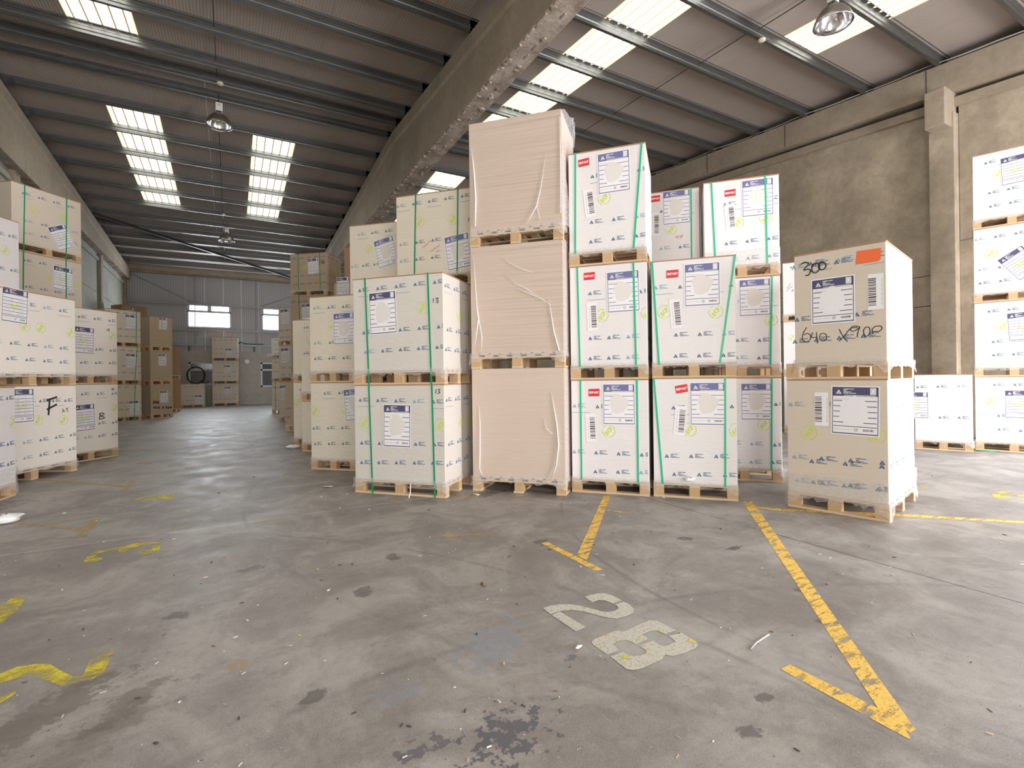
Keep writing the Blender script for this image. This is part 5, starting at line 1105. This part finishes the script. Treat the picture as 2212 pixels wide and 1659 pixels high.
bunch((A[0]+.40*c_+.075*s_, A[1]+.40*s_-.075*c_, .215), .07, 8, 'knot of film on the front of the low export pallet', 'film_knot')
# domed film on the corner stack
A, th, w_, d, zs = STACKS['I4']; m = MB(); N = 12
for i in range(N+1):
    for j in range(N+1):
        f, g = i/N, j/N; m.v.append((w_*f, d*g, .10*math.sin(PI*f)*math.sin(PI*g)))
for i in range(N):
    for j in range(N): a = i*(N+1)+j; m.f.append((a, a+N+1, a+N+2, a+1)); m.m.append(m.mi('rope'))
o = m.build('film_cover', None, smooth=True, loc=(A[0], A[1], zs[2]+.001)); o.rotation_euler = (0, 0, R(th)); tag(o, 'domed clear film cover on the corner stack', 'film')

# ------------------------------------------------------------------ lamps and small fittings
def lamp(x, y, zrim, label, chain=0):
    root = empty('high_bay_lamp', (x, y, zrim)); tag(root, label, 'lamp', None)
    m = MB(); pr = [(.295, 0), (.30, .01), (.285, .07), (.25, .15), (.195, .225), (.13, .28), (.075, .305), (.05, .31)]
    m.lathe(pr, (0, 0, 0), 'lamp_shell'); s_ = m.build('reflector_shell', root, smooth=True)
    m = MB(); m.lathe([(r*.97, z-.003) for r, z in pr], (0, 0, 0), 'lamp_in'); m.build('inner_reflector', root, smooth=True)
    m = MB(); m.lathe([(.292, -.006), (.306, -.006), (.306, .010), (.292, .010)], (0, 0, 0), 'lamp_in'); m.build('rim', root, smooth=True)
    m = MB(); m.lathe([(.001, .12), (.035, .13), (.05, .17), (.045, .22), (.025, .27), (.02, .31)], (0, 0, 0), 'bulb', 20); m.build('bulb', root, smooth=True)
    m = MB(); m.box((-.055, -.055, .31), (.055, .055, .37), 'dark_steel'); m.build('lamp_neck', root, .006)
    m = MB(); m.box((-.075, -.06, .37), (.085, .06, .58), 'lamp_box'); g_ = m.build('gear_box', root, .008)
    for q in range(3): 
        m = MB(); m.box((-.03, -.0615, .50+q*.018), (.04, -.060, .505+q*.018), 'bar'); m.build('rating_print', g_)
    top = zp(y)-zrim
    m = MB(); m.tube([(0, 0, .58), (0, 0, max(top, .60))], .009 if chain else .014, 'dark_steel', 8); m.build('hanger', root)
    return root
lamp(-.2, 14.9, 8.02, 'high-bay lamp hanging under the roof ridge, left bay')
lamp(-.1, 24.4, 7.38, 'smaller-looking high-bay lamp deep in the left bay', 1)
lamp(9.1, 4.72, 7.43, 'large high-bay lamp at the upper right against a skylight')
def puck(x, y, z, r, label, name='detector'):
    m = MB(); m.lathe([(.001, 0), (r*.8, 0), (r, .012), (r, .04), (r*.7, .055), (.001, .056)], (0, 0, 0), 'cream_plastic', 20); o = m.build(name, None, smooth=True, loc=(x, y, z)); return tag(o, label, 'detector')
puck(-.16, 14.25, zp(14.2)-.06, .075, 'round cream junction box on the ridge above the lamp', 'junction_box')
puck(9.38, 6.22, zp(6.2)-.09, .07, 'small round cream detector under a purlin at upper right')
puck(-.2, 23.6, zp(23.6)-.05, .06, 'tiny cream detector above the far lamp')

# round signs, hose and clutter on the far wall
def sign(x, z, r, label, dark):
    root = empty('round_sign', (x, YF-.125, z)); tag(root, label, 'sign')
    m = MB(); n = 24
    m.prism([(r*math.cos(2*PI*j/n), r*math.sin(2*PI*j/n)) for j in range(n)], 1, -.008, 0, 'sign_w'); m.build('sign_plate', root)
    m = MB()
    if dark:
        m.box((-r*.7, -.010, -r*.15), (r*.7, -.008, r*.12), 'marker'); m.box((-r*.5, -.010, r*.45), (r*.5, -.008, r*.7), 'marker'); m.box((-r*.55, -.010, -r*.8), (r*.55, -.008, -r*.4), 'marker')
    else: m.box((-r*.10, -.010, -r*.5), (r*.10, -.008, r*.5), 'smear')
    m.build('sign_print', root)
sign(.85, 2.60, .12, 'plain round white sign on the far wall', 0); sign(2.06, 2.98, .12, 'round white sign with black bars on the far wall', 1)
root = empty('coiled_hose', (-1.77, 33.9, 1.30)); tag(root, 'coil of black hose standing on the beige pallet at the far wall', 'hose')
for q in range(3):
    m = MB(); pts = [((.41+.015*q)*math.cos(2*PI*j/40), .02*q+.015*math.sin(j), .49+(.47+.01*q)*math.sin(2*PI*j/40)) for j in range(40)]; m.tube(pts, .024, 'black', 8, close=True); m.build('hose_loop', root, smooth=True)
m = MB(); m.tube([(.28, 0, .12), (.5, .0, .04), (.64, .02, .14)], .02, 'black', 8); m.build('hose_end', root, smooth=True)
root = empty('garden_hose', (.55, YF-.14, 3.64)); tag(root, 'dark green hose lying on the lowest girt of the far wall', 'hose')
m = MB(); m.tube([(-.12, 0, .06), (-.06, 0, .11), (0, 0, .12), (.1, 0, .08), (.25, 0, .035), (.6, 0, .018), (1.2, 0, .016)], .022, 'green_hose', 8); m.build('hose_run', root, smooth=True)
m = MB(); m.lathe([(.001, -.05), (.05, -.04), (.06, 0), (.05, .04), (.001, .05)], (-.10, 0, .07), 'green_hose', 14); m.build('hose_bundle', root, smooth=True)
root = empty('kraft_box_high', (-4.45, 24.2, 0)); 
bpy.data.objects.remove(root)

# chips, splinters and crumbs of wood scattered over the floor
m = MB(); rnd = random.Random(11)
def under_stack(x, y):
    for A, th, w_, d, zs in STACKS.values():
        c_, s_ = math.cos(R(th)), math.sin(R(th)); u = (x-A[0])*c_+(y-A[1])*s_; v = -(x-A[0])*s_+(y-A[1])*c_
        if -.12 < u < w_+.12 and -.12 < v < d+.12: return True
    return False
for q in range(900):
    a = rnd.uniform(-.35, 1.32); r = .9+9*rnd.random()**1.5; x, y = r*math.sin(a), r*math.cos(a)
    if under_stack(x, y): continue
    s = rnd.choice((.0015, .002, .003, .005, .009))*(1+.12*r); wd = max(.0007, s*rnd.uniform(.12, .5)); t_ = rnd.uniform(0, PI); c_, s_ = math.cos(t_), math.sin(t_)
    k = rnd.choice(('smear', 'smear', 'wood', 'rope', 'bar', 'bar', 'leaf')); z = .0015
    P = [(-s, -wd*.4), (s*.8, -wd), (s, wd*.3), (-s*.7, wd)]
    P = [(x+p*c_-q_*s_, y+p*s_+q_*c_) for p, q_ in P]
    m.poly([(p, q_, z+wd*.5) for p, q_ in P], k)
    for i in range(4): j = (i+1) % 4; m.poly([(P[i][0], P[i][1], 0.0006), (P[j][0], P[j][1], 0.0006), (P[j][0], P[j][1], z+wd*.5), (P[i][0], P[i][1], z+wd*.5)], k)
tag(m.build('floor_litter'), 'wood chips, splinters and crumbs scattered over the warehouse floor', 'litter', kind='stuff')
